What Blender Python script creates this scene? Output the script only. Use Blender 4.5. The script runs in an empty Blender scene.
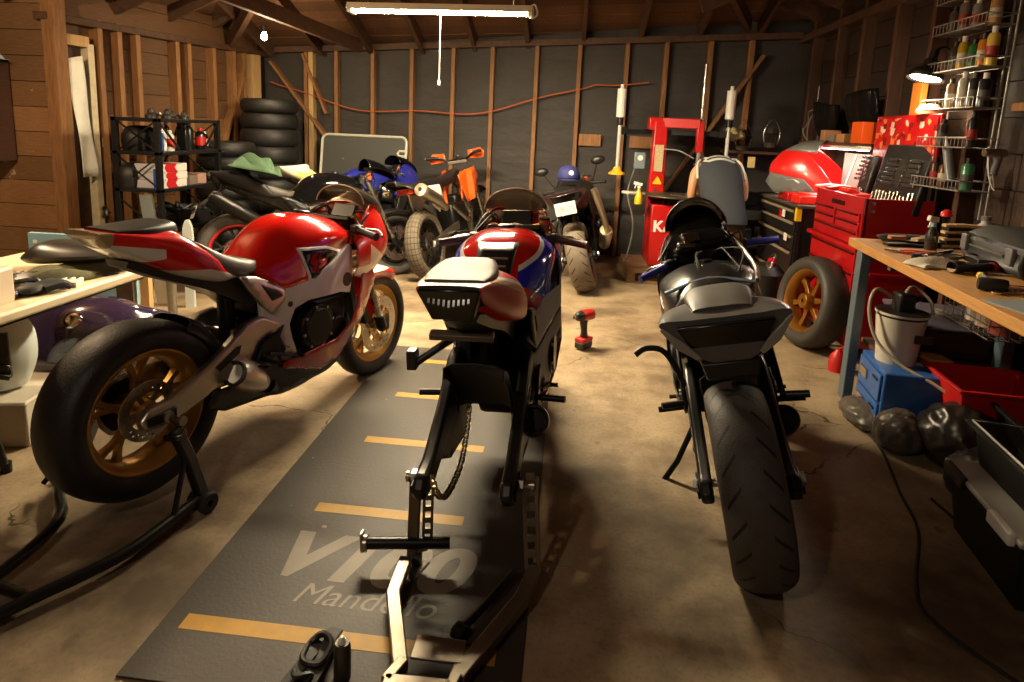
import bpy, bmesh, math, random
from mathutils import Vector as V, Matrix as MX, Euler
from mathutils.geometry import delaunay_2d_cdt
from mathutils.bvhtree import BVHTree
PI = math.pi
R = math.radians
S = bpy.context.scene
COL = S.collection
random.seed(7)
sin, cos = math.sin, math.cos

# ---------------------------------------------------------------- materials
def lin(c):
    c = c / 255.0
    return c / 12.92 if c <= .04045 else ((c + .055) / 1.055) ** 2.4
def rgb(r, g, b): return (lin(r), lin(g), lin(b), 1)
class NT:
    def __init__(s, name):
        s.m = bpy.data.materials.new(name); s.m.use_nodes = True
        s.t = s.m.node_tree; s.n = s.t.nodes; s.l = s.t.links
        s.b = s.n['Principled BSDF']; s.tc = None
    def add(s, typ, **k):
        n = s.n.new(typ)
        for a, v in k.items(): setattr(n, a, v)
        return n
    def inp(s, sock, v):
        if hasattr(v, 'node'): s.l.new(v, sock)
        else: sock.default_value = v
    def obj(s):
        if not s.tc: s.tc = s.add('ShaderNodeTexCoord')
        return s.tc.outputs['Object']
    def uv(s):
        if not s.tc: s.tc = s.add('ShaderNodeTexCoord')
        return s.tc.outputs['UV']
    def math(s, op, a, b=0.0, c=None, clamp=False):
        n = s.add('ShaderNodeMath', operation=op, use_clamp=clamp)
        s.inp(n.inputs[0], a); s.inp(n.inputs[1], b)
        if c is not None: s.inp(n.inputs[2], c)
        return n.outputs[0]
    def mix(s, f, a, b):
        n = s.add('ShaderNodeMix', data_type='RGBA')
        s.inp(n.inputs[0], f); s.inp(n.inputs[6], a); s.inp(n.inputs[7], b)
        return n.outputs[2]
    def noise(s, scale=5, detail=4, rough=.5, vec=None, stretch=None):
        v = vec if vec is not None else s.obj()
        if stretch:
            mp = s.add('ShaderNodeMapping'); mp.inputs['Scale'].default_value = stretch
            s.l.new(v, mp.inputs[0]); v = mp.outputs[0]
        n = s.add('ShaderNodeTexNoise'); s.l.new(v, n.inputs['Vector'])
        n.inputs['Scale'].default_value = scale; n.inputs['Detail'].default_value = detail
        n.inputs['Roughness'].default_value = rough
        return n.outputs['Fac']
    def ramp(s, f, stops):
        n = s.add('ShaderNodeValToRGB'); s.l.new(f, n.inputs[0]); e = n.color_ramp.elements
        while len(e) < len(stops): e.new(.5)
        for k, (p, c) in enumerate(stops): e[k].position = p; e[k].color = c if len(c) == 4 else (*c, 1)
        return n.outputs[0]
    def bump(s, h, strength=.2, dist=.01):
        n = s.add('ShaderNodeBump'); n.inputs['Strength'].default_value = strength
        n.inputs['Distance'].default_value = dist; s.l.new(h, n.inputs['Height'])
        s.l.new(n.outputs[0], s.b.inputs['Normal'])
    def set(s, **k):
        for a, v in k.items(): s.inp(s.b.inputs[a.replace('_', ' ')], v)
        return s
MATS = {}
def mat(name, c, rough=.5, metal=0, coat=0, var=.12, scale=12, bump=0, bscale=60, spec=.5):
    """plain surface with a little noise in colour and gloss"""
    if name in MATS: return MATS[name]
    t = NT(name); c = rgb(*c) if max(c) > 1.001 else (*c[:3], 1)
    f = t.noise(scale, 3)
    d = tuple(x * (1 - var) for x in c[:3]) + (1,); u = tuple(min(1, x * (1 + var)) for x in c[:3]) + (1,)
    t.set(Base_Color=t.mix(f, d, u), Metallic=metal, Coat_Weight=coat, Coat_Roughness=.06)
    t.set(Roughness=t.math('MULTIPLY_ADD', f, rough * .3, rough * .85))
    t.b.inputs['Specular IOR Level'].default_value = spec
    if bump: t.bump(t.noise(bscale, 3), bump, .004)
    MATS[name] = t.m
    return t.m
def zone(name, base, zones, rough=.25, metal=0, coat=.6, absy=True):
    """paint scheme: zones = [(rgb, [(a,b,c,d),..])], colour where a*x+b*|y|+c*z > d for all"""
    t = NT(name); sp = t.add('ShaderNodeSeparateXYZ'); t.l.new(t.obj(), sp.inputs[0])
    x, y, z = sp.outputs
    if absy: y = t.math('ABSOLUTE', y)
    col = None; cur = rgb(*base)
    n = t.add('ShaderNodeRGB'); n.outputs[0].default_value = cur; cur = n.outputs[0]
    for c, hs in zones:
        fac = None
        for a, b, cc, d in hs:
            s = None
            for k, q in ((a, x), (b, y), (cc, z)):
                if k: s = t.math('MULTIPLY', q, k) if s is None else t.math('MULTIPLY_ADD', q, k, s)
            g = t.math('GREATER_THAN', s, d)
            fac = g if fac is None else t.math('MULTIPLY', fac, g)
        cur = t.mix(fac, cur, rgb(*c))
    t.set(Base_Color=cur, Roughness=rough, Metallic=metal, Coat_Weight=coat, Coat_Roughness=.05)
    return t.m
def poly_hs(pts):
    """halfspaces (x,|y|,z) of a convex polygon in (x,z)"""
    A = sum(pts[i][0] * pts[(i + 1) % len(pts)][1] - pts[(i + 1) % len(pts)][0] * pts[i][1] for i in range(len(pts)))
    if A < 0: pts = pts[::-1]
    o = []
    for i in range(len(pts)):
        (x0, z0), (x1, z1) = pts[i], pts[(i + 1) % len(pts)]
        a, c = -(z1 - z0), (x1 - x0)
        o.append((a, 0, c, a * x0 + c * z0))
    return o
def glass(name, c=(200, 200, 200), alpha=.25, rough=.03):
    if name in MATS: return MATS[name]
    t = NT(name); tr = t.add('ShaderNodeBsdfTransparent'); tr.inputs[0].default_value = rgb(*c)
    mx = t.add('ShaderNodeMixShader'); fr = t.add('ShaderNodeFresnel'); fr.inputs[0].default_value = 1.45
    f = t.math('ADD', t.math('MULTIPLY', fr.outputs[0], .8), alpha, clamp=True)
    t.l.new(f, mx.inputs[0]); t.l.new(tr.outputs[0], mx.inputs[1]); t.l.new(t.b.outputs[0], mx.inputs[2])
    t.set(Base_Color=rgb(*[q * .36 for q in c]), Roughness=rough)
    t.l.new(mx.outputs[0], t.n['Material Output'].inputs[0]); MATS[name] = t.m
    return t.m
def emit(name, c, strength):
    t = NT(name); t.set(Base_Color=rgb(*c), Emission_Color=rgb(*c), Emission_Strength=strength)
    return t.m

# ---------------------------------------------------------------- mesh builder
def cat(pts, n, closed=False):
    """Catmull-Rom through points (tuples of any length)"""
    P = [tuple(p) for p in pts]; m = len(P); out = []
    if m < 3 and not closed:
        return [tuple(a + (b - a) * k / n for a, b in zip(P[0], P[1])) for k in range(n)] + [P[1]]
    rng = range(m if closed else m - 1)
    for i in rng:
        if closed: a, b, c, d = P[i - 1], P[i], P[(i + 1) % m], P[(i + 2) % m]
        else: a, b, c, d = P[max(i - 1, 0)], P[i], P[i + 1], P[min(i + 2, m - 1)]
        for k in range(n):
            t = k / n
            out.append(tuple(.5 * (2 * q + (r - p) * t + (2 * p - 5 * q + 4 * r - s) * t * t + (3 * q - p - 3 * r + s) * t ** 3)
                             for p, q, r, s in zip(a, b, c, d)))
    if not closed: out.append(P[-1])
    return out
def frame_of(d):
    d = V(d).normalized(); u = V((0, 0, 1)) if abs(d.z) < .95 else V((1, 0, 0))
    a = u.cross(d).normalized(); return a, d.cross(a).normalized(), d
class MB:
    def __init__(s): s.v = []; s.f = []; s.uv = None
    def add(s, vs, fs):
        o = len(s.v); s.v += [V(p) for p in vs]; s.f += [tuple(i + o for i in f) for f in fs]; return s
    def box(s, c, d, rot=None):
        h = [x / 2 for x in d]; vs = [V((x * h[0], y * h[1], z * h[2])) for x in (-1, 1) for y in (-1, 1) for z in (-1, 1)]
        if rot: m = Euler(rot).to_matrix(); vs = [m @ p for p in vs]
        return s.add([p + V(c) for p in vs], [(0, 1, 3, 2), (4, 6, 7, 5), (0, 4, 5, 1), (2, 3, 7, 6), (0, 2, 6, 4), (1, 5, 7, 3)])
    def b2(s, a, b):
        return s.box([(p + q) / 2 for p, q in zip(a, b)], [abs(q - p) for p, q in zip(a, b)])
    def bar(s, p0, p1, w, h, up=(0, 0, 1)): return s.path([p0, p1], w, h, up)
    def path(s, pts, w, h, up=(0, 0, 1), closed=False):
        """rectangular section w (sideways) by h (along up) swept along points; w,h may be lists"""
        P = [V(p) for p in pts]; n = len(P); rings = []
        for i, p in enumerate(P):
            if closed: d = (P[(i + 1) % n] - P[i - 1])
            else: d = P[min(i + 1, n - 1)] - P[max(i - 1, 0)]
            d.normalize(); u = V(up); sd = d.cross(u)
            if sd.length < 1e-4: sd = d.cross(V((1, .01, 0)))
            sd.normalize(); u = sd.cross(d).normalized()
            k = 1.0
            if 0 < i < n - 1 or closed:
                a = (P[i] - P[i - 1]).normalized(); k = 1 / max(.5, a.dot(d))
            ww = (w[i] if isinstance(w, (list, tuple)) else w) / 2 * k; hh = (h[i] if isinstance(h, (list, tuple)) else h) / 2
            rings.append([p + sd * ww + u * hh, p - sd * ww + u * hh, p - sd * ww - u * hh, p + sd * ww - u * hh])
        return s.rings(rings, True, closed, not closed)
    def rings(s, rings, closed_ring=True, closed_path=False, caps=True):
        m = len(rings[0]); n = len(rings); o = len(s.v); s.v += [V(p) for r in rings for p in r]
        for i in range(n if closed_path else n - 1):
            for j in range(m if closed_ring else m - 1):
                a, b = i * m + j, i * m + (j + 1) % m; c, d = ((i + 1) % n) * m + (j + 1) % m, ((i + 1) % n) * m + j
                s.f.append((o + a, o + b, o + c, o + d))
        if caps and not closed_path and closed_ring:
            s.f.append(tuple(o + j for j in range(m))[::-1]); s.f.append(tuple(o + (n - 1) * m + j for j in range(m)))
        return s
    def tube(s, pts, r, n=10, closed=False, smooth=0, caps=True):
        P = [tuple(p) for p in pts]
        if isinstance(r, (list, tuple)):
            P = [(*p, q) for p, q in zip(P, r)]
        else: P = [(*p, r) for p in P]
        if smooth: P = cat(P, smooth, closed)
        Q = [V(p[:3]) for p in P]; m = len(Q); rings = []; a = None
        for i in range(m):
            d = (Q[(i + 1) % m] - Q[i - 1]) if closed else (Q[min(i + 1, m - 1)] - Q[max(i - 1, 0)])
            if d.length < 1e-9: d = V((0, 0, 1))
            d.normalize()
            if a is None: a, b, _ = frame_of(d)
            else:
                a = (a - d * a.dot(d)); a = a.normalized() if a.length > 1e-6 else frame_of(d)[0]; b = d.cross(a)
            rr = P[i][3]
            rings.append([Q[i] + (a * cos(2 * PI * k / n) + b * sin(2 * PI * k / n)) * rr for k in range(n)])
        return s.rings(rings, True, closed, caps)
    def cyl(s, p0, p1, r, n=16, r1=None): return s.tube([p0, p1], [r, r if r1 is None else r1], n)
    def lathe(s, prof, o=(0, 0, 0), axis=(0, 0, 1), n=24, a0=0, a1=2 * PI, closed=False, caps=False, uv=False, x=None):
        """prof = [(radius, height)...]; closed = profile is a loop"""
        ax = V(axis).normalized()
        if x is not None: A = V(x).normalized(); B = ax.cross(A)
        else: A, B, _ = frame_of(ax)
        full = abs(a1 - a0 - 2 * PI) < 1e-6; k = n if full else n + 1; o = V(o)
        rings = [[o + (A * cos(a0 + (a1 - a0) * i / n) + B * sin(a0 + (a1 - a0) * i / n)) * r + ax * h for r, h in prof] for i in range(k)]
        f0 = len(s.f); s.rings(rings, closed, full, not full and closed)
        if uv:
            if s.uv is None: s.uv = {}
            m = len(prof); q = f0
            for i in range(n):
                for j in range(m if closed else m - 1):
                    u0, u1, v0, v1 = i / n, (i + 1) / n, j / (m - 1), (j + 1) / (m - 1)
                    s.uv[q] = [(u0, v0), (u0, v1), (u1, v1), (u1, v0)]; q += 1
        return s
    def disc(s, c, axis, r, h, n=20): a = V(axis).normalized() * h / 2; return s.cyl(V(c) - a, V(c) + a, r, n)
    def ell(s, c, r, n=14, m=8, rot=None):
        if isinstance(r, (int, float)): r = (r, r, r)
        E = Euler(rot).to_matrix() if rot else MX.Identity(3); vs = []; fs = []
        for i in range(m + 1):
            t = PI * i / m
            for j in range(n): vs.append(V(c) + E @ V((r[0] * sin(t) * cos(2 * PI * j / n), r[1] * sin(t) * sin(2 * PI * j / n), r[2] * cos(t))))
        for i in range(m):
            for j in range(n): fs.append((i * n + j, (i + 1) * n + j, (i + 1) * n + (j + 1) % n, i * n + (j + 1) % n))
        return s.add(vs, fs)
    def prism(s, poly, o, U, W, D):
        """2D polygon on axes U,W from o, extruded by vector D"""
        o, U, W, D = V(o), V(U), V(W), V(D); n = len(poly); p = [o + U * a + W * b for a, b in poly]
        return s.add(p + [q + D for q in p], [tuple(range(n))[::-1], tuple(range(n, 2 * n))] + [(i, (i + 1) % n, n + (i + 1) % n, n + i) for i in range(n)])
    def loft(s, st, nu=4, nv=4, closed=True, caps=True):
        """stations (lists of equal length) smoothed both ways"""
        A = [cat(r, nv, closed) for r in st]; m = len(A[0])
        C = [cat([r[j] for r in A], nu) for j in range(m)]
        return s.rings([[C[j][i] for j in range(m)] for i in range(len(C[0]))], closed, False, caps)
    def panel(s, poly, yf, side=-1, step=.03, ax=None):
        """outline in (x,z) filled and bent to y=side*yf(x,z)"""
        pts = []; n = len(poly)
        for i in range(n):
            a, b = V(poly[i]), V(poly[(i + 1) % n]); k = max(1, int((b - a).length / step))
            pts += [a + (b - a) * j / k for j in range(k)]
        m = len(pts); ed = [(i, (i + 1) % m) for i in range(m)]
        xs = [p.x for p in pts]; zs = [p.y for p in pts]; g = list(pts); x = min(xs) + step / 2; r = 0
        def inside(q):
            c = False; j = n - 1
            for i in range(n):
                if (poly[i][1] > q[1]) != (poly[j][1] > q[1]) and q[0] < (poly[j][0] - poly[i][0]) * (q[1] - poly[i][1]) / (poly[j][1] - poly[i][1]) + poly[i][0]: c = not c
                j = i
            return c
        while x < max(xs):
            z = min(zs) + step * (.25 + .5 * (r % 2))
            while z < max(zs):
                q = V((x, z))
                if inside(q) and min((q - p).length for p in pts) > step * .45: g.append(q)
                z += step
            x += step; r += 1
        vo, _, fo, _, _, _ = delaunay_2d_cdt(g, ed, [], 1, 1e-6)
        f = ax or (lambda x, z, y: (x, y, z))
        return s.add([f(p.x, p.y, side * yf(p.x, p.y)) for p in vo], fo)
    def xf(s, m, i0=0):
        s.v[i0:] = [m @ p for p in s.v[i0:]]; return s
    def move(s, d, i0=0): s.v[i0:] = [p + V(d) for p in s.v[i0:]]; return s
    def mirror_y(s):
        o = len(s.v); s.v += [V((p.x, -p.y, p.z)) for p in s.v]; s.f += [tuple(i + o for i in f[::-1]) for f in s.f]; return s
    def me(s, name, m):
        me = bpy.data.meshes.new(name); me.from_pydata(s.v, [], s.f); me.update()
        if s.uv is not None:
            L = me.uv_layers.new(name='UVMap')
            for p in me.polygons:
                q = s.uv.get(p.index)
                if q:
                    for k, li in enumerate(p.loop_indices): L.data[li].uv = q[k]
        bm = bmesh.new(); bm.from_mesh(me); bmesh.ops.recalc_face_normals(bm, faces=bm.faces); bm.to_mesh(me); bm.free()
        if m: me.materials.append(m)
        return me
    def build(s, name, m, parent=None, bev=0, thick=0, ang=38, flat=False, seg=2, off=0, label=None):
        me = s.me(name, m); o = bpy.data.objects.new(name, me); COL.objects.link(o)
        if parent: o.parent = parent
        if not flat:
            me.polygons.foreach_set('use_smooth', [True] * len(me.polygons)); me.set_sharp_from_angle(angle=R(ang))
        if thick:
            k = o.modifiers.new('Solidify', 'SOLIDIFY'); k.thickness = thick; k.offset = off
        if bev:
            k = o.modifiers.new('Bevel', 'BEVEL'); k.width = bev; k.segments = seg; k.limit_method = 'ANGLE'; k.angle_limit = R(40); k.use_clamp_overlap = True
            k.harden_normals = False
        if label: o['label'] = label
        return o
def tag(o, label, ctg, group=None, kind=None):
    o['label'] = label; o['category'] = ctg
    if group: o['group'] = group
    if kind: o['kind'] = kind
    return o
def thing(name, label, ctg, loc=(0, 0, 0), rz=0, group=None, rot=None):
    o = bpy.data.objects.new(name, None); COL.objects.link(o); o.empty_display_size = .1
    o.location = loc; o.rotation_euler = rot or (0, 0, rz); return tag(o, label, ctg, group)
def one(mb, name, m, label, ctg, loc=(0, 0, 0), rz=0, group=None, rot=None, **k):
    o = mb.build(name, m, None, **k); o.location = loc; o.rotation_euler = rot or (0, 0, rz)
    return tag(o, label, ctg, group)
def struct(mb, name, m, parent=None, **k):
    o = mb.build(name, m, parent, **k); o['kind'] = 'structure'; return o
def text(name, body, size, m, parent, loc, rot, ext=.0005, sx=1, align='CENTER', shear=0, bold=0):
    c = bpy.data.curves.new(name, 'FONT'); c.body = body; c.size = size; c.extrude = ext; c.align_x = align; c.align_y = 'CENTER'
    c.fill_mode = 'BOTH'; c.shear = shear; c.offset = bold
    o = bpy.data.objects.new(name, c); COL.objects.link(o); o.location = loc; o.rotation_euler = rot; o.scale = (sx, 1, 1)
    c.materials.append(m); bpy.context.view_layer.update()
    me = bpy.data.meshes.new_from_object(o.evaluated_get(bpy.context.evaluated_depsgraph_get()))
    q = bpy.data.objects.new(name, me); COL.objects.link(q); q.location = loc; q.rotation_euler = rot; q.scale = (sx, 1, 1)
    bpy.data.objects.remove(o)
    if parent: q.parent = parent
    return q
def copy_tree(o, parent=None):
    c = o.copy(); COL.objects.link(c)
    if parent: c.parent = parent
    for ch in list(o.children): copy_tree(ch, c)
    return c
def lerp(x, tab):
    if x <= tab[0][0]: return tab[0][1]
    for (a, p), (b, q) in zip(tab, tab[1:]):
        if x <= b: return p + (q - p) * (x - a) / (b - a)
    return tab[-1][1]
def cloth(nx, ny, sx, sy, h, seed, edge=.5):
    rn = random.Random(seed); fr = [(rn.uniform(2, 9), rn.uniform(2, 9), rn.uniform(0, 6), rn.uniform(.3, 1)) for _ in range(7)]; g = []
    for i in range(nx):
        row = []
        for j in range(ny):
            u, v = i / (nx - 1) * 2 - 1, j / (ny - 1) * 2 - 1
            w = sum(a * sin(p * u + q * v + o) for p, q, o, a in fr) / 7
            m = max(0, 1 - max(abs(u), abs(v)) ** 3)
            row.append((u * sx / 2 * (1 + .12 * sin(3 * v + seed)), v * sy / 2 * (1 + .15 * sin(4 * u + seed)), .004 + max(0, h * m * (.55 + w))))
        g.append(row)
    return MB().rings(g, False, False, False)
# ---------------------------------------------------------------- camera, colour management
def setup_camera():
    f, cx, cy, pitch, roll, yaw, h = 622., 512., 234., .167, -.043, .092, 1.416
    f0 = V((-sin(yaw), cos(yaw), 0)); r0 = V((cos(yaw), sin(yaw), 0)); u0 = V((0, 0, 1))
    fw = f0 * cos(pitch) - u0 * sin(pitch); u = u0 * cos(pitch) + f0 * sin(pitch)
    r = r0 * cos(roll) - u * sin(roll); uu = u * cos(roll) + r0 * sin(roll)
    cd = bpy.data.cameras.new('camera'); co = bpy.data.objects.new('camera', cd); COL.objects.link(co)
    m = MX((r, uu, -fw)).transposed().to_4x4(); m.translation = V((0, 0, h)); co.matrix_world = m
    cd.sensor_width = 36; cd.sensor_fit = 'HORIZONTAL'; cd.lens = 36 * f / 1024
    cd.shift_x = (512 - cx) / 1024; cd.shift_y = -(341 - cy) / 1024; cd.clip_start = .05
    S.camera = co
setup_camera()
vs = S.view_settings; vs.view_transform = 'Standard'; vs.look = 'None'; vs.gamma = 1; vs.use_curve_mapping = False; vs.exposure = .38
S.cycles.use_denoising = True
S.cycles.max_bounces = 8; S.cycles.transparent_max_bounces = 12
w = bpy.data.worlds.new('world'); S.world = w; w.use_nodes = True
w.node_tree.nodes['Background'].inputs[0].default_value = rgb(150, 120, 90); w.node_tree.nodes['Background'].inputs[1].default_value = .02
# ---------------------------------------------------------------- shared surfaces
BLK = mat('black plastic', (24, 23, 22), .42)
SATIN = mat('satin black metal', (20, 20, 21), .35, .4)
DARK = mat('dark engine metal', (32, 31, 30), .4, .7)
RUB = mat('black rubber', (22, 21, 20), .62, bump=.15, bscale=90)
STEEL = mat('bare steel', (175, 170, 160), .28, 1)
CHROME = mat('chrome', (225, 222, 215), .08, 1)
ALU = mat('brushed aluminium', (196, 190, 180), .33, 1, bump=.05, bscale=200)
GOLD = mat('gold anodised wheel', (178, 138, 70), .34, .8)
BRASS = mat('gold fork leg', (190, 140, 55), .25, .9)
RED = mat('red enamel', (186, 14, 16), .28, coat=.5, var=.06)
WHITE = mat('white plastic', (225, 222, 214), .4)
GREY = mat('grey plastic', (110, 110, 112), .4)
YEL = mat('yellow plastic', (235, 190, 30), .4)
SEATM = mat('seat vinyl', (66, 60, 54), .5, bump=.25, bscale=220)
SCREEN = glass('clear windscreen', (222, 212, 196), .07)
SMOKE = glass('black tinted windscreen', (20, 20, 22), .85, .12)
LENS = mat('smoked tail lens', (60, 50, 44), .15, coat=.8)
ORANGE = mat('orange plastic', (225, 90, 25), .35)
BLUE = mat('blue grip rubber', (40, 45, 140), .5)

def tread(name, c=(30, 28, 26), n=22, groove=True):
    """tyre rubber; v shaped sipes cut by UV when groove is set"""
    t = NT(name); f = t.noise(30, 4)
    base = t.mix(f, rgb(*[x * .85 for x in c]), rgb(*[x * 1.2 for x in c]))
    h = t.noise(140, 2)
    if groove:
        sp = t.add('ShaderNodeSeparateXYZ'); t.l.new(t.uv(), sp.inputs[0]); u, v = sp.outputs[0], sp.outputs[1]
        a = t.math('ABSOLUTE', t.math('SUBTRACT', v, .5))
        side = t.math('GREATER_THAN', v, .5)
        ph = t.math('FRACT', t.math('ADD', t.math('ADD', t.math('MULTIPLY', u, n), t.math('MULTIPLY', a, 4.6)), t.math('MULTIPLY', side, .5)))
        g = t.math('LESS_THAN', t.math('ABSOLUTE', t.math('SUBTRACT', ph, .5)), .075)
        g = t.math('MULTIPLY', g, t.math('MULTIPLY', t.math('GREATER_THAN', a, .085), t.math('LESS_THAN', a, .22)))
        base = t.mix(g, base, rgb(6, 6, 6)); h = t.math('SUBTRACT', h, t.math('MULTIPLY', g, 6))
        t.set(Roughness=t.math('MULTIPLY_ADD', f, .2, .5))
    else: t.set(Roughness=t.math('MULTIPLY_ADD', f, .25, .42))
    t.set(Base_Color=base); t.bump(h, .35, .004)
    return t.m
TY_SLICK = tread('slick tyre rubber', (13, 12, 12), groove=False)
TY_ROAD = tread('worn road tyre rubber', (64, 59, 54))
TY_DUST = tread('dusty tyre rubber', (96, 84, 70))
TY_OLD = tread('old tyre rubber', (24, 22, 21), groove=False)
def knob_mat():
    t = NT('knobbly tyre rubber'); f = t.noise(30, 4)
    sp = t.add('ShaderNodeSeparateXYZ'); t.l.new(t.uv(), sp.inputs[0]); u, v = sp.outputs[0], sp.outputs[1]
    a = t.math('GREATER_THAN', t.math('FRACT', t.math('MULTIPLY', u, 38)), .16)
    b = t.math('GREATER_THAN', t.math('FRACT', t.math('MULTIPLY', v, 9)), .18)
    k = t.math('MULTIPLY', a, b)
    t.set(Base_Color=t.mix(k, rgb(48, 42, 36), t.mix(f, rgb(84, 74, 60), rgb(106, 93, 75))), Roughness=.8)
    t.bump(k, .8, .012); return t.m
TY_KNOB = knob_mat()
# ---------------------------------------------------------------- the garage
def wood(name, c, dark=.55, plank=True, rough=.7, axis=(1, 1, 12), bump=.25, isl=.35, flecks=False):
    t = NT(name); g = t.noise(6, 5, .6, stretch=axis); f = t.noise(1.6, 4)
    a = rgb(*c); d = tuple(x * dark for x in a[:3]) + (1,)
    col = t.mix(t.ramp(g, [(.3, (0, 0, 0)), (.7, (1, 1, 1))]), d, a)
    if isl:
        ge = t.add('ShaderNodeNewGeometry')
        k = t.math('MULTIPLY_ADD', ge.outputs['Random Per Island'], isl * 2, 1 - isl)
        n = t.add('ShaderNodeMix', data_type='RGBA', blend_type='MULTIPLY'); n.inputs[0].default_value = 1
        cb = t.add('ShaderNodeCombineColor'); [t.l.new(k, cb.inputs[q]) for q in range(3)]
        t.l.new(col, n.inputs[6]); t.l.new(cb.outputs[0], n.inputs[7]); col = n.outputs[2]
    k2 = t.math('MULTIPLY_ADD', f, .5, .72)
    n = t.add('ShaderNodeMix', data_type='RGBA', blend_type='MULTIPLY'); n.inputs[0].default_value = 1
    cb = t.add('ShaderNodeCombineColor'); [t.l.new(k2, cb.inputs[q]) for q in range(3)]
    t.l.new(col, n.inputs[6]); t.l.new(cb.outputs[0], n.inputs[7])
    out = n.outputs[2]
    if flecks: out = t.mix(t.math('MULTIPLY', t.math('GREATER_THAN', t.noise(5, 5, .7), .66), .6), out, rgb(206, 184, 150))
    t.set(Base_Color=out, Roughness=rough); t.bump(g, bump, .006)
    return t.m
W_SIDE = wood('old siding boards', (142, 102, 64), .55, axis=(2, 2, 30), flecks=True)
W_DARK = wood('dark siding boards', (54, 35, 24), .6, axis=(2, 2, 30))
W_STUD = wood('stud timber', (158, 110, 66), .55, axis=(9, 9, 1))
W_BEAM = wood('roof timber', (84, 56, 36), .5, axis=(3, 3, 3))
W_ROOF = wood('roof sheathing', (104, 70, 44), .55, axis=(14, 2, 14))
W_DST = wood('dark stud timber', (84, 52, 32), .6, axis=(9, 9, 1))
W_PALE = wood('pale timber', (206, 168, 112), .75, axis=(9, 9, 1))

def floor_mat():
    t = NT('stained concrete floor'); v = t.obj()
    n1 = t.noise(.9, 6, .6, v); n2 = t.noise(5, 6, .65, v); n3 = t.noise(60, 3, .6, v)
    base = t.ramp(n2, [(.28, rgb(112, 94, 72)), (.5, rgb(150, 130, 102)), (.75, rgb(172, 152, 122))])
    base = t.mix(t.ramp(n1, [(.36, (1, 1, 1)), (.5, (0, 0, 0))]), base, rgb(84, 68, 50))
    base = t.mix(t.math('MULTIPLY', t.ramp(n3, [(.35, (1, 1, 1)), (.5, (0, 0, 0))]), .25), base, rgb(84, 68, 52))
    # hairline cracks
    mp = t.add('ShaderNodeMapping'); t.l.new(v, mp.inputs[0])
    nv = t.add('ShaderNodeTexNoise'); nv.inputs['Scale'].default_value = 2.2; nv.inputs['Detail'].default_value = 5; t.l.new(v, nv.inputs['Vector'])
    ad = t.add('ShaderNodeVectorMath', operation='MULTIPLY_ADD'); t.l.new(nv.outputs['Color'], ad.inputs[0]); ad.inputs[1].default_value = (.45, .45, 0); t.l.new(v, ad.inputs[2])
    vo = t.add('ShaderNodeTexVoronoi', feature='DISTANCE_TO_EDGE'); vo.inputs['Scale'].default_value = .85; t.l.new(ad.outputs[0], vo.inputs['Vector'])
    cr = t.math('LESS_THAN', vo.outputs['Distance'], .0022)
    cr = t.math('MULTIPLY', cr, t.ramp(t.noise(1.3, 2, .5, v), [(.5, (0, 0, 0)), (.56, (1, 1, 1))]))
    # oil spots
    vs_ = t.add('ShaderNodeTexVoronoi'); vs_.inputs['Scale'].default_value = 7; t.l.new(ad.outputs[0], vs_.inputs['Vector'])
    sp = t.math('MULTIPLY', t.math('LESS_THAN', vs_.outputs['Distance'], .16), t.ramp(t.noise(2.1, 2, .5, v), [(.5, (0, 0, 0)), (.6, (1, 1, 1))]))
    base = t.mix(t.math('MULTIPLY', sp, .45), base, rgb(58, 46, 36))
    base = t.mix(t.math('MULTIPLY', cr, .85), base, rgb(38, 30, 22))
    t.set(Base_Color=base, Roughness=t.math('MULTIPLY_ADD', n2, .35, .42)); t.bump(t.math('MULTIPLY_ADD', n3, .35, n2), .22, .006)
    return t.m
struct(MB().b2((-6.2, -2.2, -.12), (3.4, 8.2, 0)), 'floor', floor_mat(), flat=True)

LX, RX = -3.75, 2.32
def by(x): return 7.32 - .075 * (x + .75)          # back wall is not quite square
def pz(x): return 2.34 + .045 * (x + .75)           # nor its top plate level
def planks(x0, x1, z0, z1, y, th, step=.19, axis='x', rn=random.Random(4)):
    b = MB(); z = z0
    while z < z1 - .02:
        h = min(step, z1 - z) - .006
        j = rn.uniform(-.003, .003)
        if axis == 'x': b.b2((x0, y + j, z), (x1, y + th, z + h))
        else: b.b2((y + j if th > 0 else y + th, x0, z), (y + th if th > 0 else y + j, x1, z + h))
        z += step
    q = y + th * 1.0; e = .02 if th > 0 else -.02
    if axis == 'x': b.b2((x0, min(q, q + e), z0), (x1, max(q, q + e), z1))
    else: b.b2((min(q, q + e), x0, z0), (max(q, q + e), x1, z1))
    return b
# back wall: tar paper behind open studs
def tar():
    t = NT('black tar paper'); f = t.noise(3, 6, .6); g = t.noise(24, 4)
    t.set(Base_Color=t.mix(f, rgb(34, 31, 29), rgb(62, 57, 53)), Roughness=t.math('MULTIPLY_ADD', g, .3, .55)); t.bump(t.noise(2.2, 3, .5, None, (1, 1, 3)), .5, .05)
    return t.m
b = MB(); xs = [LX - .1 + k * (RX - LX + .3) / 30 for k in range(31)]
b.rings([[(x, by(x) + .02, 0), (x, by(x) + .02, 2.9), (x, by(x) + .12, 2.9), (x, by(x) + .12, 0)] for x in xs])
wb = struct(b, 'wall_back', tar())
STX = [-3.27, -2.88, -2.42, -1.94, -1.44, -.98, -.47, .01, .53, .95, 1.41, 1.83]
for x in STX:
    w = .045
    struct(MB().box((x, by(x) - .03, pz(x) / 2), (w, .09, pz(x))), 'stud', W_STUD, wb, bev=.003)
struct(MB().box((-3.2, by(-3.2) - .035, pz(-3) / 2), (.06, .1, pz(-3))), 'stud', W_PALE, wb, bev=.003)
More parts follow.
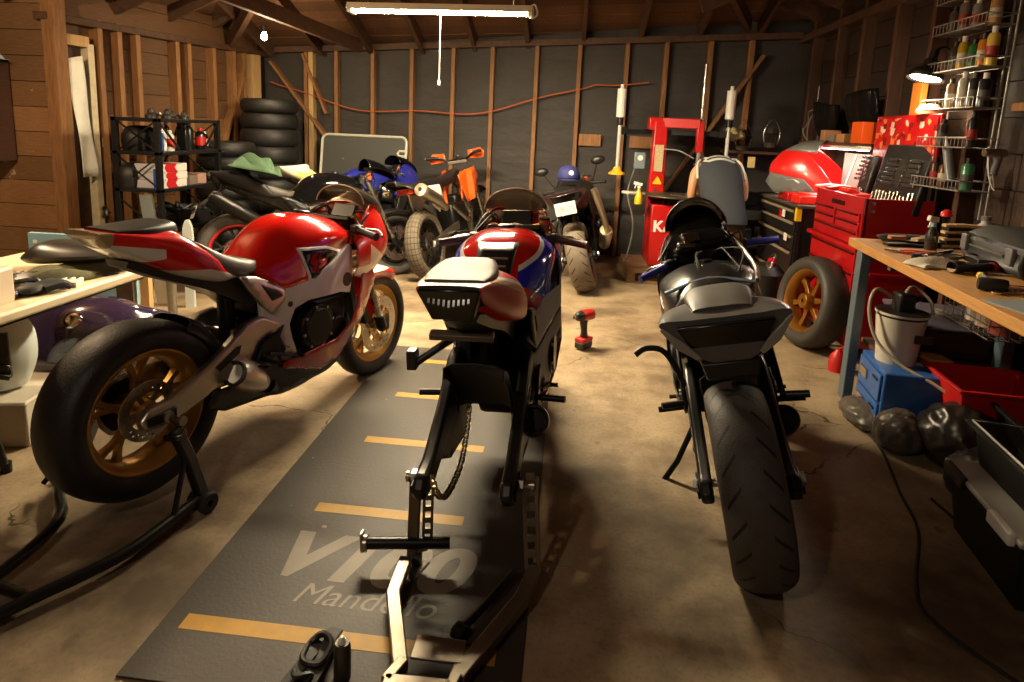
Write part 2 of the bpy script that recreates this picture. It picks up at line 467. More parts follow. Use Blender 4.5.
for a, e in (((-3.72, 2.1), (-2.95, 1.15)), ((1.95, 2.3), (.85, .5)), ((-3.3, 2.2), (-3.0, 1.5))):
    struct(MB().path([(a[0], by(a[0]) - .055, a[1]), (e[0], by(e[0]) - .055, e[1])], .03, .11, (0, -1, 0)), 'brace', W_STUD, wb, bev=.003)
b = MB().path([(x, by(x) - .04, pz(x) + .03) for x in (LX, RX)], .12, .07)
struct(b, 'top_plate', W_BEAM, wb, bev=.004)
b = MB().path([(x, by(x) - .03, 1.33) for x in (.05, .30)], .02, .13).path([(x, by(x) - .03, 1.33) for x in (.62, .9)], .02, .13)
struct(b, 'patch_board', W_STUD, wb)
# left wall: horizontal siding seen between studs, not quite square to the back wall
LW0 = (-4.22, 4.86); LWR = -.16
wl = struct(planks(-.02, 2.66, 0, 2.5, -.11, -.03, .2, 'y'), 'wall_left', wood('inner siding boards', (116, 80, 48), .55, axis=(2, 2, 30)), flat=True)
wl.location = (*LW0, 0); wl.rotation_euler = (0, 0, LWR)
for y in (.40, .60, .80, 1.28, 1.44, 1.80, 2.12, 2.3): struct(MB().box((-.06, y, 1.1), (.1, .05, 2.2)), 'stud', W_STUD, wl, bev=.003)
struct(MB().box((-.06, 2.5, 1.1), (.12, .14, 2.2)), 'stud', W_PALE, wl, bev=.003)
struct(MB().bar((-.06, 1.85, .9), (-.06, 2.3, 1.95), .03, .1, (1, 0, 0)), 'brace', W_STUD, wl)
struct(MB().path([(-.06, -.1, 2.15), (-.06, 2.75, 2.19)], .13, .06), 'top_plate', W_BEAM, wl, bev=.004)
# stub wall facing the camera on the left
ws = struct(planks(-6.2, -4.24, 0, 2.6, 4.84, .03, .205), 'wall_front', W_SIDE, flat=True)
struct(MB().box((-4.235, 4.84, 1.25), (.11, .13, 2.5)), 'corner_post', W_STUD, ws, bev=.004)
# right wall
wr = struct(planks(-1.2, by(RX), 0, 2.9, RX + .1, .03, .2, 'y'), 'wall_right', W_DARK, flat=True)
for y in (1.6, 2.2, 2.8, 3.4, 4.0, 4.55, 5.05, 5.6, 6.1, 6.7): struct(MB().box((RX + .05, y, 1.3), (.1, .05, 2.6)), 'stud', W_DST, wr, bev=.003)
struct(MB().path([(RX + .05, -1, 2.5), (RX + .05, 7.2, 2.47)], .13, .07), 'top_plate', W_BEAM, wr, bev=.004)
# hip roof: board sheathing on rafters, lowest slope wins
def slope(u, w, u0, z0, k, along):
    """point on a slope rising at k from the eave coordinate u0; u runs up the slope, w along the eave"""
    z = z0 + abs(u - u0) * k + (.045 * (w + .75) if along == 'x' else 0)
    return (w, u, z) if along == 'x' else (u, w, z)
SL = [((7.45, 1.2), 2.27, .36, 'x', (-4.6, 2.8)), ((-4.35, .6), 2.24, .42, 'y', (-2.2, 7.6)), ((2.55, -1.9), 2.52, .42, 'y', (-2.2, 7.6))]
rn = random.Random(8); ce = None
for k_, ((u0, u1), z0, k, al, (w0, w1)) in enumerate(SL):
    b = MB(); n = int(abs(u1 - u0) / .17)
    for i in range(n):
        ua, ub = u0 + (u1 - u0) * i / n, u0 + (u1 - u0) * (i + .975) / n; j = rn.uniform(.15, .157)
        P4 = [V(slope(u, w, u0, z0, k, al)) + V((0, 0, j)) for u, w in ((ua, w0), (ub, w0), (ub, w1), (ua, w1))]
        b.add(P4 + [p + V((0, 0, .03)) for p in P4], [(0, 1, 2, 3), (7, 6, 5, 4), (0, 4, 5, 1), (1, 5, 6, 2), (2, 6, 7, 3), (3, 7, 4, 0)])
    q = struct(b, 'ceiling' if not ce else 'sheathing', W_ROOF, ce, flat=True); ce = ce or q
    m = int((w1 - w0) / .62)
    for i in range(m):
        w = w0 + .3 + i * .62
        pa, pb = V(slope(u0, w, u0, z0, k, al)), V(slope(u1, w, u0, z0, k, al))
        struct(MB().bar(pa + V((0, 0, .075)), pb + V((0, 0, .075)), .05, .14), 'rafter', W_BEAM, ce, bev=.004)
for (a, e) in (((-3.05, 4.7, 2.46), (-2.5, 7.2, 2.28)), ((.9, 5.0, 2.85), (1.75, 7.0, 2.60)), ((1.1, 6.2, 2.62), (1.95, 6.2, 2.95)), ((-3.9, 6.9, 2.25), (-2.2, 5.0, 3.0))):
    struct(MB().bar(a, e, .06, .14), 'roof_brace', W_BEAM, ce, bev=.004)
P4 = [V(slope(u, w, 7.45, 2.27, .36, 'x')) + V((0, 0, -.015)) for u, w in ((5.4, .1), (4.2, .1), (4.2, 1.35), (5.4, 1.35))]
struct(MB().add(P4 + [p + V((0, 0, .014)) for p in P4], [(0, 1, 2, 3), (7, 6, 5, 4), (0, 4, 5, 1), (1, 5, 6, 2), (2, 6, 7, 3), (3, 7, 4, 0)]), 'plywood_sheet', wood('plywood', (196, 142, 82), .75, axis=(2, 20, 2), isl=0), ce)
# walls behind the camera close the room
struct(MB().b2((-6.3, -2.3, 0), (-6.2, 4.9, 3.6)), 'wall_far_left', W_DARK, flat=True)
struct(MB().b2((-6.2, -2.3, 0), (3.4, -2.2, 5.6)), 'wall_rear', W_DARK, flat=True)
# door frame in the left wall beside the corner post
d = struct(MB().b2((-.10, .27, 0), (-.01, .33, 1.98)), 'door_1', mat('chipped white paint', (206, 192, 160), .55, var=.3, scale=20), bev=.003)
d.location = (*LW0, 0); d.rotation_euler = (0, 0, LWR)
b = MB().cyl((-.04, .30, .53), (.06, .28, .53), .011, 10).ell((.075, .275, .53), (.028, .03, .03)); struct(b, 'door_knob', CHROME, d)
b = MB().box((0, .31, .53), (.02, .05, .1)); struct(b, 'latch_plate', STEEL, d, bev=.003)
struct(MB().b2((-.11, .08, 1.95), (-.01, .29, 2.04)), 'door_lintel', W_PALE, d, bev=.003)
struct(MB().b2((-.115, .06, 0), (-.09, .27, 1.95)), 'door_panel', W_BEAM, d)
# ---------------------------------------------------------------- motorcycles (x forward, y left, z up, rear axle above the origin)
def tyre_mb(c, Ro, w, rr, axis=(0, 1, 0), n=72):
    h = w / 2; d = Ro - rr
    half = [(rr - .004, .74 * h), (rr + .1 * d, .9 * h), (rr + .35 * d, h), (rr + .6 * d, .97 * h), (rr + .78 * d, .82 * h), (rr + .91 * d, .58 * h), (rr + .98 * d, .3 * h)]
    prof = [(r, -y) for r, y in half] + [(Ro, 0)] + [(r, y) for r, y in half[::-1]]
    return MB().lathe(cat(prof, 2), c, axis, n, uv=True)
def rim_mb(c, rr, w, spokes=5, fork=True, hub=.035, axis_w=.09, thick=1.0):
    """cast rim about the y axis: lipped barrel, hub, Y spokes"""
    b = MB(); h = w * .40; C = V(c)
    b.lathe([(rr + .008, -h), (rr + .008, -h + .008), (rr - .008, -h + .012), (rr - .022, -h * .55), (rr - .03, 0), (rr - .022, h * .55), (rr - .008, h - .012), (rr + .008, h - .008), (rr + .008, h),
             (rr - .006, h), (rr - .022, h - .014), (rr - .036, h * .5), (rr - .042, 0), (rr - .036, -h * .5), (rr - .022, -h + .014), (rr - .006, -h)], c, (0, 1, 0), 72, closed=True)
    b.lathe([(.014, -axis_w / 2), (hub, -axis_w / 2), (hub + .008, -axis_w / 3), (hub + .008, axis_w / 3), (hub, axis_w / 2), (.014, axis_w / 2)], c, (0, 1, 0), 28, closed=True)
    for k in range(spokes):
        a = 2 * PI * k / spokes + .3
        def P(r, da=0, y=0): return C + V((r * cos(a + da), y, r * sin(a + da)))
        if fork:
            b.path([P(hub), P(rr * .45)], [.036 * thick, .026 * thick], [.034, .028], (0, 1, 0))
            for s in (-1, 1):
                b.path([P(rr * .40), P(rr * .62, s * .1), P(rr - .03, s * .21)], [.022 * thick, .018 * thick, .022 * thick], [.028, .024, .034], (0, 1, 0))
        else:
            b.path([P(hub), P(rr * .55), P(rr - .03)], [.034 * thick, .024 * thick, .032 * thick], [.04, .03, .045], (0, 1, 0))
    return b
def rotor_mb(c, y, ri, ro, t=.005, holes=True, n=60):
    """drilled brake rotor: a ring with faces left open"""
    b = MB(); C = V(c) + V((0, y, 0)); K = 4; o = 0
    for s in (-1, 1):
        o = len(b.v)
        for i in range(n):
            for j in range(K + 1):
                a = 2 * PI * i / n; r = ri + (ro - ri) * (0, .3, .5, .7, 1)[j]
                b.v.append(C + V((r * cos(a), s * t / 2, r * sin(a))))
        for i in range(n):
            for j in range(K):
                if holes and ((j == 1 and i % 4 == 0) or (j == 2 and i % 4 == 2)): continue
                b.f.append((o + i * (K + 1) + j, o + i * (K + 1) + j + 1, o + ((i + 1) % n) * (K + 1) + j + 1, o + ((i + 1) % n) * (K + 1) + j))
    for r in (ri, ro): b.lathe([(r, -t / 2), (r, t / 2)], C, (0, 1, 0), n)
    for k in range(6):
        a = k * PI / 3; b.bar(C + V((.03 * cos(a), 0, .03 * sin(a))), C + V(((ri + .006) * cos(a), 0, (ri + .006) * sin(a))), .018, t, (0, 1, 0))
    return b
def toothed(c, y, r, teeth, t=.007):
    b = MB(); p = []
    for i in range(teeth * 2): a = PI * i / teeth; q = r + (.006 if i % 2 else -.004); p.append((q * cos(a), q * sin(a)))
    return b.prism(p, (c[0], c[1] + y - t / 2, c[2]), (1, 0, 0), (0, 0, 1), (0, t, 0))
def chain_mb(pts, r=.008, up=(0, 1, 0)):
    """roller chain: alternating inner and outer link plates along a path"""
    P = [V(p) for p in cat(pts, 10)]; L = [0]
    for a, b in zip(P, P[1:]): L.append(L[-1] + (b - a).length)
    m = MB(); n = int(L[-1] / .0159); q = []
    for k in range(n + 1):
        s = L[-1] * k / n; i = max(j for j in range(len(L)) if L[j] <= s + 1e-9); i = min(i, len(P) - 2)
        q.append(P[i].lerp(P[i + 1], (s - L[i]) / max(1e-9, L[i + 1] - L[i])))
    for k, (a, b) in enumerate(zip(q, q[1:])):
        d = (b - a).normalized(); w = .0075 if k % 2 else .0045; u = V(up)
        sd = u.normalized()
        for s in (-1, 1): m.path([a - d * .004 + sd * w * s, b + d * .004 + sd * w * s], .0022, .0145, d.cross(u))
        m.cyl(a - sd * .007, a + sd * .007, .0045, 6)
    return m
def wheel_parts(root, name, c, Ro, w, rr, rimm, tym, spokes, fork, discs, cfg, sprocket=False):
    wh = rim_mb(c, rr, w, spokes, fork, .034, w * .8).build(name, rimm, root, bev=.002)
    tyre_mb(c, Ro, w, rr).build('tyre', tym, wh, ang=60)
    for y, ri, ro in discs: rotor_mb(c, y, ri, ro).build('brake_disc', STEEL, wh, ang=20)
    if sprocket: toothed(c, .075, .098, 42).build('sprocket', DARK, wh, ang=20)
    MB().cyl((c[0], -w * .75, c[2]), (c[0], w * .75, c[2]), .014, 12).build('axle', STEEL, wh)
    return wh

AX = V((1.12, 0, .9)); RAKE = R(24)
TAIL_ST = [  # x, top z, [half outline y,z from the top outwards down to the bottom centre]
    (-.165, [(0, .987), (.07, .985), (.088, .98), (.08, .968), (0, .962)]),
    (-.115, [(0, .980), (.075, .980), (.102, .975), (.078, .928), (0, .918)]),
    (0, [(0, .975), (.08, .970), (.128, .95), (.105, .868), (0, .855)]),
    (.12, [(0, .970), (.085, .960), (.152, .918), (.13, .812), (0, .80)]),
    (.225, [(0, .82), (.085, .835), (.155, .858), (.138, .772), (0, .765)]),
    (.28, [(0, .77), (.08, .78), (.147, .80), (.135, .755), (0, .75)]),
    (.345, [(0, .762), (.07, .765), (.132, .770), (.12, .757), (0, .75)])]
def ring(h): return [(y, z) for y, z in h] + [(-y, z) for y, z in h[-2:0:-1]]
def stations(st): return [[(x, y, z) for y, z in ring(h)] for x, h in st]
TANK_ST = [
    (.43, [(0, .80), (.06, .797), (.10, .785), (.11, .768), (.09, .752), (0, .752)]),
    (.50, [(0, .85), (.07, .84), (.125, .80), (.142, .755), (.13, .715), (0, .715)]),
    (.57, [(0, .915), (.08, .90), (.145, .83), (.165, .74), (.155, .67), (0, .66)]),
    (.66, [(0, .957), (.09, .945), (.175, .87), (.19, .77), (.175, .68), (0, .68)]),
    (.78, [(0, .972), (.10, .96), (.198, .885), (.20, .79), (.18, .69), (0, .70)]),
    (.90, [(0, .958), (.10, .945), (.195, .88), (.19, .81), (.165, .75), (0, .74)]),
    (1.0, [(0, .925), (.09, .915), (.165, .865), (.165, .82), (.14, .79), (0, .78)]),
    (1.07, [(0, .89), (.07, .88), (.12, .85), (.12, .825), (.10, .80), (0, .80)])]
NOSE_ST = [  # open shell half: from the upper edge round the flank to the lower edge
    (1.00, [(.195, .845), (.215, .80), (.222, .75), (.215, .70), (.20, .66)]),
    (1.10, [(.165, .925), (.195, .86), (.212, .79), (.21, .71), (.185, .63)]),
    (1.20, [(.13, .985), (.175, .90), (.198, .80), (.19, .70), (.15, .63)]),
    (1.30, [(.09, .99), (.145, .90), (.172, .80), (.155, .71), (.10, .66)]),
    (1.38, [(.05, .945), (.105, .87), (.13, .79), (.115, .73), (.06, .69)]),
    (1.44, [(.0, .86), (.05, .835), (.065, .79), (.05, .755), (.0, .73)])]
def fair_y(x, z): return .205 + .03 * sin(min(1, max(0, (x - .5) / .6)) * PI) - max(0, .45 - z) * .30 - max(0, x - 1.0) * .12
def frame_y(x, z): return lerp(x, [(.45, .10), (.6, .145), (.8, .195), (.95, .18), (1.06, .12)])
FRAME_POLY = [(.53, .68), (.62, .70), (.72, .715), (.82, .755), (.95, .825), (1.02, .80), (1.05, .73), (1.05, .65), (.985, .575), (.9, .60), (.8, .605), (.7, .60), (.63, .575), (.605, .51), (.62, .44), (.64, .375), (.60, .345), (.52, .36), (.492, .44), (.488, .54), (.48, .62)]
def steer(b, a, i0=0):
    if not a: return b
    d = V((-sin(RAKE), 0, cos(RAKE)))
    return b.xf(MX.Translation(AX) @ MX.Rotation(a, 4, d) @ MX.Translation(-AX), i0)

def sportbike(name, label, ctg, pose, c, group=None):
    """c: dict of materials and switches"""
    x0, y0, yaw, lean, lift = pose
    root = thing(name, label, ctg, (x0, y0, lift), group=group, rot=(lean, math.atan(lift / 1.405), PI / 2 - yaw))
    g = c.get
    st = g('steer', 0)
    B = lambda mb, n, m, p=root, **k: mb.build(n, m, p, **k)
    A0, A1 = (0, 0, .32), (1.405, 0, .30 - g('droop', 0))
    root.rotation_euler[1] -= g('nose_up', 0)
    # wheels
    if g('rear', True):
        wheel_parts(root, 'rear_wheel', A0, g('rear_r', .322), g('rear_w', .19), .226, g('wheel', SATIN), g('rtyre', TY_ROAD), g('spokes', 5), g('fork_spoke', True), [(-.062, .07, .11)], c, True)
    i = len(COL.objects)
    fw = rim_mb(A1, .222, .115, g('spokes', 5), g('fork_spoke', True), .03, .1); steer(fw, st)
    fw = B(fw, 'front_wheel', g('wheel', SATIN), bev=.002)
    B(steer(tyre_mb(A1, .30, .122, .222), st), 'tyre', g('ftyre', TY_ROAD), fw, ang=60)
    for y in (-.065, .065): B(steer(rotor_mb(A1, y, .105, .16), st), 'brake_disc', STEEL, fw, ang=20)
    # fork
    up = V((1.10, 0, .93)); dn = V(A1) + V((-.028, 0, .0)); d = (dn - up)
    for s in (-1, 1):
        o = V((0, s * .103, 0)); b = MB().tube([up + o, up + d * .48 + o, up + d * .5 + o], [.026, .027, .027], 16)
        f = B(steer(b, st), 'fork_leg', g('fork', BRASS))
        b = MB().tube([up + d * .5 + o, up + d * .93 + o], [.021, .021], 14); B(steer(b, st), 'stanchion', g('stan', STEEL), f)
        b = MB().tube([up + d * .9 + o, up + d * 1.02 + o], .03, 12).box(V(A1) + V((.0, s * .1, 0)), (.07, .035, .07)); B(steer(b, st), 'axle_clamp', DARK, f, bev=.008)
        b = MB().box(up + d * .80 + V((-.10, s * .085, -.02)), (.055, .05, .125), (0, -.5, 0)); B(steer(b, st), 'brake_caliper', g('caliper', DARK), bev=.012)
    b = MB()
    for k in (0.02, .26):
        p = up + d * k; b.box(p + V((-.02, 0, 0)), (.075, .25, .03), (0, RAKE, 0))
    B(steer(b, st), 'triple_clamp', DARK, bev=.008)
    # front mudguard
    if g('fender', True):
        b = MB().lathe([(.262, -.064), (.30, -.07), (.318, -.055), (.326, -.02), (.327, .02), (.318, .055), (.30, .07), (.262, .064)], A1, (0, 1, 0), 22, R(-172), R(-60), x=(1, 0, 0))
        for s in (-1, 1): b.prism([(1.29, .36), (1.37, .38), (1.33, .52), (1.27, .56), (1.22, .55)], (0, s * .07, 0), (1, 0, 0), (0, 0, 1), (0, s * .006, 0))
        B(steer(b, st), 'front_fender', g('fender_m', RED), thick=.004)
    # handlebars
    for s in (-1, 1):
        hb = MB().cyl((1.075, s * .10, .895), (1.0, s * .33, .865), .011, 12).cyl((1.075, s * .103, .875), (1.075, s * .103, .915), .036, 16)
        h = B(steer(hb, st), 'handlebar', SATIN)
        a, e = V((1.035, s * .20, .882)), V((.99, s * .335, .866))
        b = MB().tube([a, a.lerp(e, .04), a.lerp(e, .96), e], [.021, .0165, .017, .02], 14); B(steer(b, st), 'grip', g('grip', RUB), h)
        b = MB().box(a.lerp(V((1.055, s * .16, .89)), .5), (.05, .05, .042), (0, 0, s * .3)); B(steer(b, st), 'switchgear', BLK, h, bev=.008)
        b = MB().tube([a + V((.05, 0, .0)), a + V((.075, s * .06, -.005)), e + V((.06, s * -.01, -.005))], [.008, .006, .007], 8, smooth=4); B(steer(b, st), 'lever', g('lever', STEEL), h)
        if g('reservoir', True) and s < 0:
            b = MB().cyl((1.13, -.135, .90), (1.13, -.135, .955), .022, 14); B(steer(b, st), 'fluid_reservoir', g('res_m', ORANGE), h)
            b = MB().cyl((1.13, -.135, .955), (1.13, -.135, .967), .025, 14); B(steer(b, st), 'reservoir_cap', BLK, h)
    b = MB().box((1.18, 0, .95), (.03, .15, .085), (0, .5, 0)); B(b, 'instrument_panel', BLK, bev=.01)
    b = MB().cyl((1.1, 0, .925), (1.1, 0, .94), .022, 14).box((1.07, 0, .932), (.03, .022, .012)); B(b, 'steering_nut', STEEL)
    # tail
    tail = g('tail', 'cowl')
    if tail:
        tst = TAIL_ST
        if tail == 'wing':
            tst = [(-.15, [(0, .925), (.09, .925), (.190, .918), (.075, .80), (0, .79)]), (-.06, [(0, .935), (.10, .935), (.192, .905), (.095, .765), (0, .755)]), (.08, [(0, .925), (.11, .915), (.182, .875), (.12, .74), (0, .73)]), (.22, [(0, .855), (.10, .85), (.158, .825), (.13, .72), (0, .71)]), TAIL_ST[-1]]
        B(MB().loft(stations(tst), 5, 5), 'tail_cowl', g('tail_m', RED), ang=50)
        if tail == 'cowl':
            pz = [(-.085, .972), (0, .985), (.09, .985), (.155, .945), (.19, .91)]
            ph = g('pad_dz', 0); pst = [(-.10, [(0, .986), (.072, .986), (.085, .980), (.07, .97), (0, .968)]), (-.03, [(0, .990 + ph), (.085, .988 + ph), (.098, .978), (.08, .962), (0, .96)]), (.05, [(0, .997 + ph), (.082, .994 + ph), (.098, .97), (.085, .95), (0, .95)]),
                   (.115, [(0, 1.002 + ph), (.07, .996 + ph), (.085, .965), (.075, .945), (0, .94)]), (.135, [(0, .985), (.06, .98), (.07, .965), (.06, .95), (0, .945)])]
            B(MB().loft(stations(pst), 5, 5), 'seat_pad', g('pad_m', SEATM), ang=50)
        if tail == 'wing':
            b = MB().loft(stations([(-.10, [(0, .945), (.05, .945), (.085, .938), (.07, .92), (0, .915)]), (-.02, [(0, .965), (.06, .963), (.098, .948), (.08, .925), (0, .92)]), (.10, [(0, .965), (.07, .96), (.105, .935), (.09, .89), (0, .88)]), (.2, [(0, .90), (.06, .895), (.085, .88), (.07, .85), (0, .84)])]), 5, 5)
            B(b, 'passenger_pad', g('pad_m', SEATM), ang=50)
        # lamp fills the slanted rear face; wing tail: black plate for the dark recess
        lw = 1.6 if tail == 'wing' else 1
        zl = .03 if tail == 'wing' else 0; zb = .88 - zl * 2.6
        b = MB().add([(-.180, y * lw, .978 - zl * 2.2) for y in (-.088, .088)] + [(-.135, y * lw, zb) for y in (.058, -.058)] + [(-.14, y * lw, .975 - zl * 2.2) for y in (-.088, .088)] + [(-.09, y * lw, zb) for y in (.058, -.058)],
                     [(0, 1, 2, 3), (7, 6, 5, 4), (0, 4, 5, 1), (1, 5, 6, 2), (2, 6, 7, 3), (3, 7, 4, 0)])
        if g('lamp', True):
            lp = B(b, 'tail_lamp', mat('gloss black lamp', (9, 9, 9), .2), bev=.006)
            if tail == 'cowl':
                q = MB()
                for k in range(9): q.box((-.166, (k - 4) * .0135, .938 + .003 * abs(k - 4)), (.006, .010, .026), (0, .43, 0))
                B(q, 'lamp_cells', LENS, lp, bev=.002)
        sst = [(.175, [(0, .935), (.05, .933), (.085, .922), (.08, .88), (0, .87)]), (.215, [(0, .905), (.07, .903), (.128, .888), (.125, .80), (0, .79)]), (.31, [(0, .850), (.085, .850), (.142, .838), (.135, .765), (0, .76)]),
               (.42, [(0, .818), (.08, .817), (.128, .803), (.12, .755), (0, .75)]), (.51, [(0, .82), (.055, .815), (.085, .80), (.08, .76), (0, .75)]), (.56, [(0, .84), (.03, .83), (.045, .81), (.04, .77), (0, .77)])]
        B(MB().loft(stations(sst), 5, 5), 'seat', g('seat_m', SEATM), ang=50)
        b = MB().loft([[(x, y, z) for y, z in ((-w, t), (w, t), (w * .8, q), (-w * .8, q))] for x, w, t, q in ((-.05, .06, .872, .85), (.1, .085, .83, .78), (.25, .10, .78, .72), (.40, .105, .74, .64), (.52, .10, .68, .56))], 4, 1)
        B(b, 'undertray', BLK)
    # subframe covers
    if g('sub', True):
        for s in (-1, 1):
            p = B(MB().panel([(.335, .765), (.42, .752), (.60, .668), (.59, .63), (.505, .575), (.455, .62), (.37, .715)], lambda x, z: .152, s), 'subframe_rail', g('sub_m', ALU), thick=.02)
            B(MB().panel([(.44, .715), (.54, .668), (.56, .645), (.50, .635)], lambda x, z: .164, s, .02), 'rail_window', BLK, p, thick=.004)
    # tank
    tank = None
    if g('tank', True):
        td = g('tank_dz', 0); tank = B(MB().loft([[(x, y, .68 + (z - .68) * (1 - td)) for x, y, z in r] for r in stations(TANK_ST)], 6, 6), 'fuel_tank', g('tank_m', RED), ang=50)
        B(MB().lathe([(0, .012), (.032, .012), (.04, .006), (.042, -.01)], (.86, 0, .68 + .288 * (1 - td)), (.16, 0, 1), 24), 'filler_cap', SATIN, tank)
        if g('inset', True):
            bv = BVHTree.FromPolygons([tuple(v.co) for v in tank.data.vertices], [tuple(p.vertices) for p in tank.data.polygons])
            def yy(x, z):
                h = bv.ray_cast(V((x, .5, z)), V((0, -1, 0))); return (h[0].y if h[0] else .165)
            for s in (-1, 1):
                po = [(.645, .83), (.78, .825), (.93, .785), (.86, .735), (.77, .69), (.70, .70)]
                B(MB().panel([(.628, .845), (.78, .838), (.955, .79), (.88, .73), (.77, .678), (.69, .685)], lambda x, z: yy(x, z) + .002, s, .02), 'inset_rim', WHITE, tank, thick=.003)
                B(MB().panel(po, lambda x, z: yy(x, z) + .0045, s, .02), 'knee_inset', g('inset_m', mat('gloss black', (12, 12, 13), .08, coat=.6)), tank, thick=.003)
        if g('tankpad'):
            bv = BVHTree.FromPolygons([tuple(v.co) for v in tank.data.vertices], [tuple(p.vertices) for p in tank.data.polygons])
            def drop(u, w, y): return None
            b = MB(); pts = []
            for a in range(9):
                row = []
                for k in range(9):
                    z = .74 + .205 * a / 8; y = (-.045 - .035 * a / 8) * (1 - k / 4)
                    h = bv.ray_cast(V((0, y, z)), V((1, 0, 0))); row.append(h[0] + V((-.003, 0, 0)) if h[0] else V((.5, y, z)))
                pts.append(row)
            b.rings(pts, False, False, False); pd = B(b, 'tank_pad', BLK, tank, thick=.004)
            for z, wd in ((.925, .055), (.90, .05), (.875, .045)):
                h = bv.ray_cast(V((0, 0, z)), V((1, 0, 0)))[0]
                B(MB().box((h.x - .006, 0, z), (.006, wd * 2, .008), (0, -.5, 0)), 'pad_slot', mat('silver decal', (150, 120, 110), .4), pd)
    # frame and engine
    for s in (-1, 1):
        f = B(MB().panel(FRAME_POLY, frame_y, s, .03), 'frame_spar', g('frame_m', ALU), thick=.045, bev=.006)
        B(MB().disc((.94, s * (frame_y(.94, .64) + .024), .655), (0, 1, 0), .034, .006), 'frame_hole_decal', BLK, f)  # dark disc stands for the shaded hole through the spar
        B(MB().disc((.565, s * .175, .40), (0, 1, 0), .022, .03), 'pivot_bolt', STEEL, f)
        B(MB().disc((.60, s * (frame_y(.6, .55) + .024), .60), (0, 1, 0), .012, .006), 'frame_hole_spot', BLK, f)  # smaller dark disc, the shade of a second spar hole
    b = MB().box((.80, 0, .44), (.42, .30, .30)).box((.93, 0, .58), (.20, .28, .18), (0, -.35, 0)).box((.66, 0, .56), (.16, .26, .2)).box((.78, 0, .27), (.3, .2, .1))
    en = B(b, 'engine', DARK, bev=.03)
    B(MB().disc((.74, -.17, .47), (0, 1, 0), .105, .07, 28).disc((.74, -.208, .47), (0, 1, 0), .085, .012, 28), 'clutch_cover', mat('black engine cover', (30, 29, 28), .3, .5), en, bev=.008)
    for k in range(8): a = PI * k / 4 + .2; B(MB().disc((.74 + .096 * cos(a), -.207, .47 + .096 * sin(a)), (0, 1, 0), .007, .010, 8), 'cover_bolt', STEEL, en)
    for s in (-1, 1):
        B(MB().tube([(1.04, s * .12, .45), (.98, s * .18, .36), (.86, s * .17, .33), (.78, s * .12, .36)], .015, 10, smooth=4), 'coolant_hose', RUB, en)
        B(MB().tube([(.58, s * .15, .52), (.52, s * .17, .45), (.55, s * .165, .35), (.63, s * .15, .30)], .008, 8, smooth=4), 'brake_hose', RUB, en)
        B(MB().cyl((.66, s * .155, .36), (.66, s * .185, .36), .035, 16), 'casing_boss', DARK, en, bev=.004)
        B(MB().cyl((.85, s * .15, .34), (.85, s * .18, .34), .028, 16), 'casing_boss', DARK, en, bev=.004)
    B(MB().disc((.90, -.165, .42), (0, 1, 0), .06, .06, 24), 'starter_cover', DARK, en, bev=.008)
    B(MB().disc((.80, .17, .46), (0, 1, 0), .085, .07, 28), 'alternator_cover', DARK, en, bev=.008)
    B(MB().box((1.06, 0, .55), (.04, .30, .30), (0, -.25, 0)), 'radiator', BLK, bev=.006)
    # swingarm
    SW = [(-.095, .325), (-.06, .362), (.03, .37), (.22, .46), (.38, .565), (.46, .575), (.55, .53), (.61, .44), (.58, .375), (.45, .37), (.25, .345), (.02, .283), (-.075, .288)]
    b = MB()
    for s in (-1, 1):
        b.prism(SW, (0, s * .112, 0), (1, 0, 0), (0, 0, 1), (0, s * .042, 0))
    b.box((.47, 0, .45), (.14, .26, .13))
    sw = B(b, 'swingarm', g('swing_m', ALU), bev=.012, seg=3)
    for s in (-1, 1):
        B(MB().prism([(.215, .43), (.31, .48), (.34, .485), (.33, .455), (.235, .41)], (0, s * .1545, 0), (1, 0, 0), (0, 0, 1), (0, s * .003, 0)), 'arm_hole_decal', BLK, sw)  # black decal paints in the dark of the arm's window hole
        B(MB().prism([(-.075, .335), (.04, .342), (.04, .305), (-.07, .305)], (0, s * .1545, 0), (1, 0, 0), (0, 0, 1), (0, s * .008, 0)), 'chain_adjuster', DARK, sw, bev=.003)
        B(MB().disc((0, s * .165, .32), (0, 1, 0), .022, .02, 6), 'axle_nut', STEEL, sw)
        if g('spool'): B(MB().cyl((.03, s * .15, .30), (.03, s * .20, .30), .011, 12).cyl((.03, s * .195, .30), (.03, s * .205, .30), .017, 12), 'stand_bobbin', g('spool_m', STEEL), sw)
    # chain guard / hugger
    if g('hugger', True):
        b = MB().lathe([(.30, -.095), (.335, -.098), (.349, -.07), (.353, 0), (.349, .07), (.335, .098), (.30, .095)], A0, (0, 1, 0), 18, R(-g('hug_a', 70)), R(-g('hug_b', 15)), x=(1, 0, 0))
        B(b, 'rear_hugger', g('hug_m', BLK), thick=.004)
    if g('chain', True):
        b = chain_mb([(.58, .075, .445), (.3, .075, .435), (.0, .075, .42), (-.07, .075, .39), (-.098, .075, .32), (-.07, .075, .25), (0, .075, .222), (.3, .075, .30), (.58, .075, .37)]); B(b, 'drive_chain', STEEL)
    B(MB().tube([(.42, 0, .42), (.40, 0, .72)], .022, 12).tube([(.415, 0, .48), (.402, 0, .69)], .034, 12), 'rear_shock', g('shock_m', SATIN))
    # exhaust
    ex = g('exhaust', 'stub')
    pts = [(1.0, -.05, .42), (1.02, -.05, .26), (.85, -.05, .19), (.62, -.08, .20), (.50, -.13, .26)]
    B(MB().tube(pts, .035, 12, smooth=4), 'exhaust_pipe', DARK)
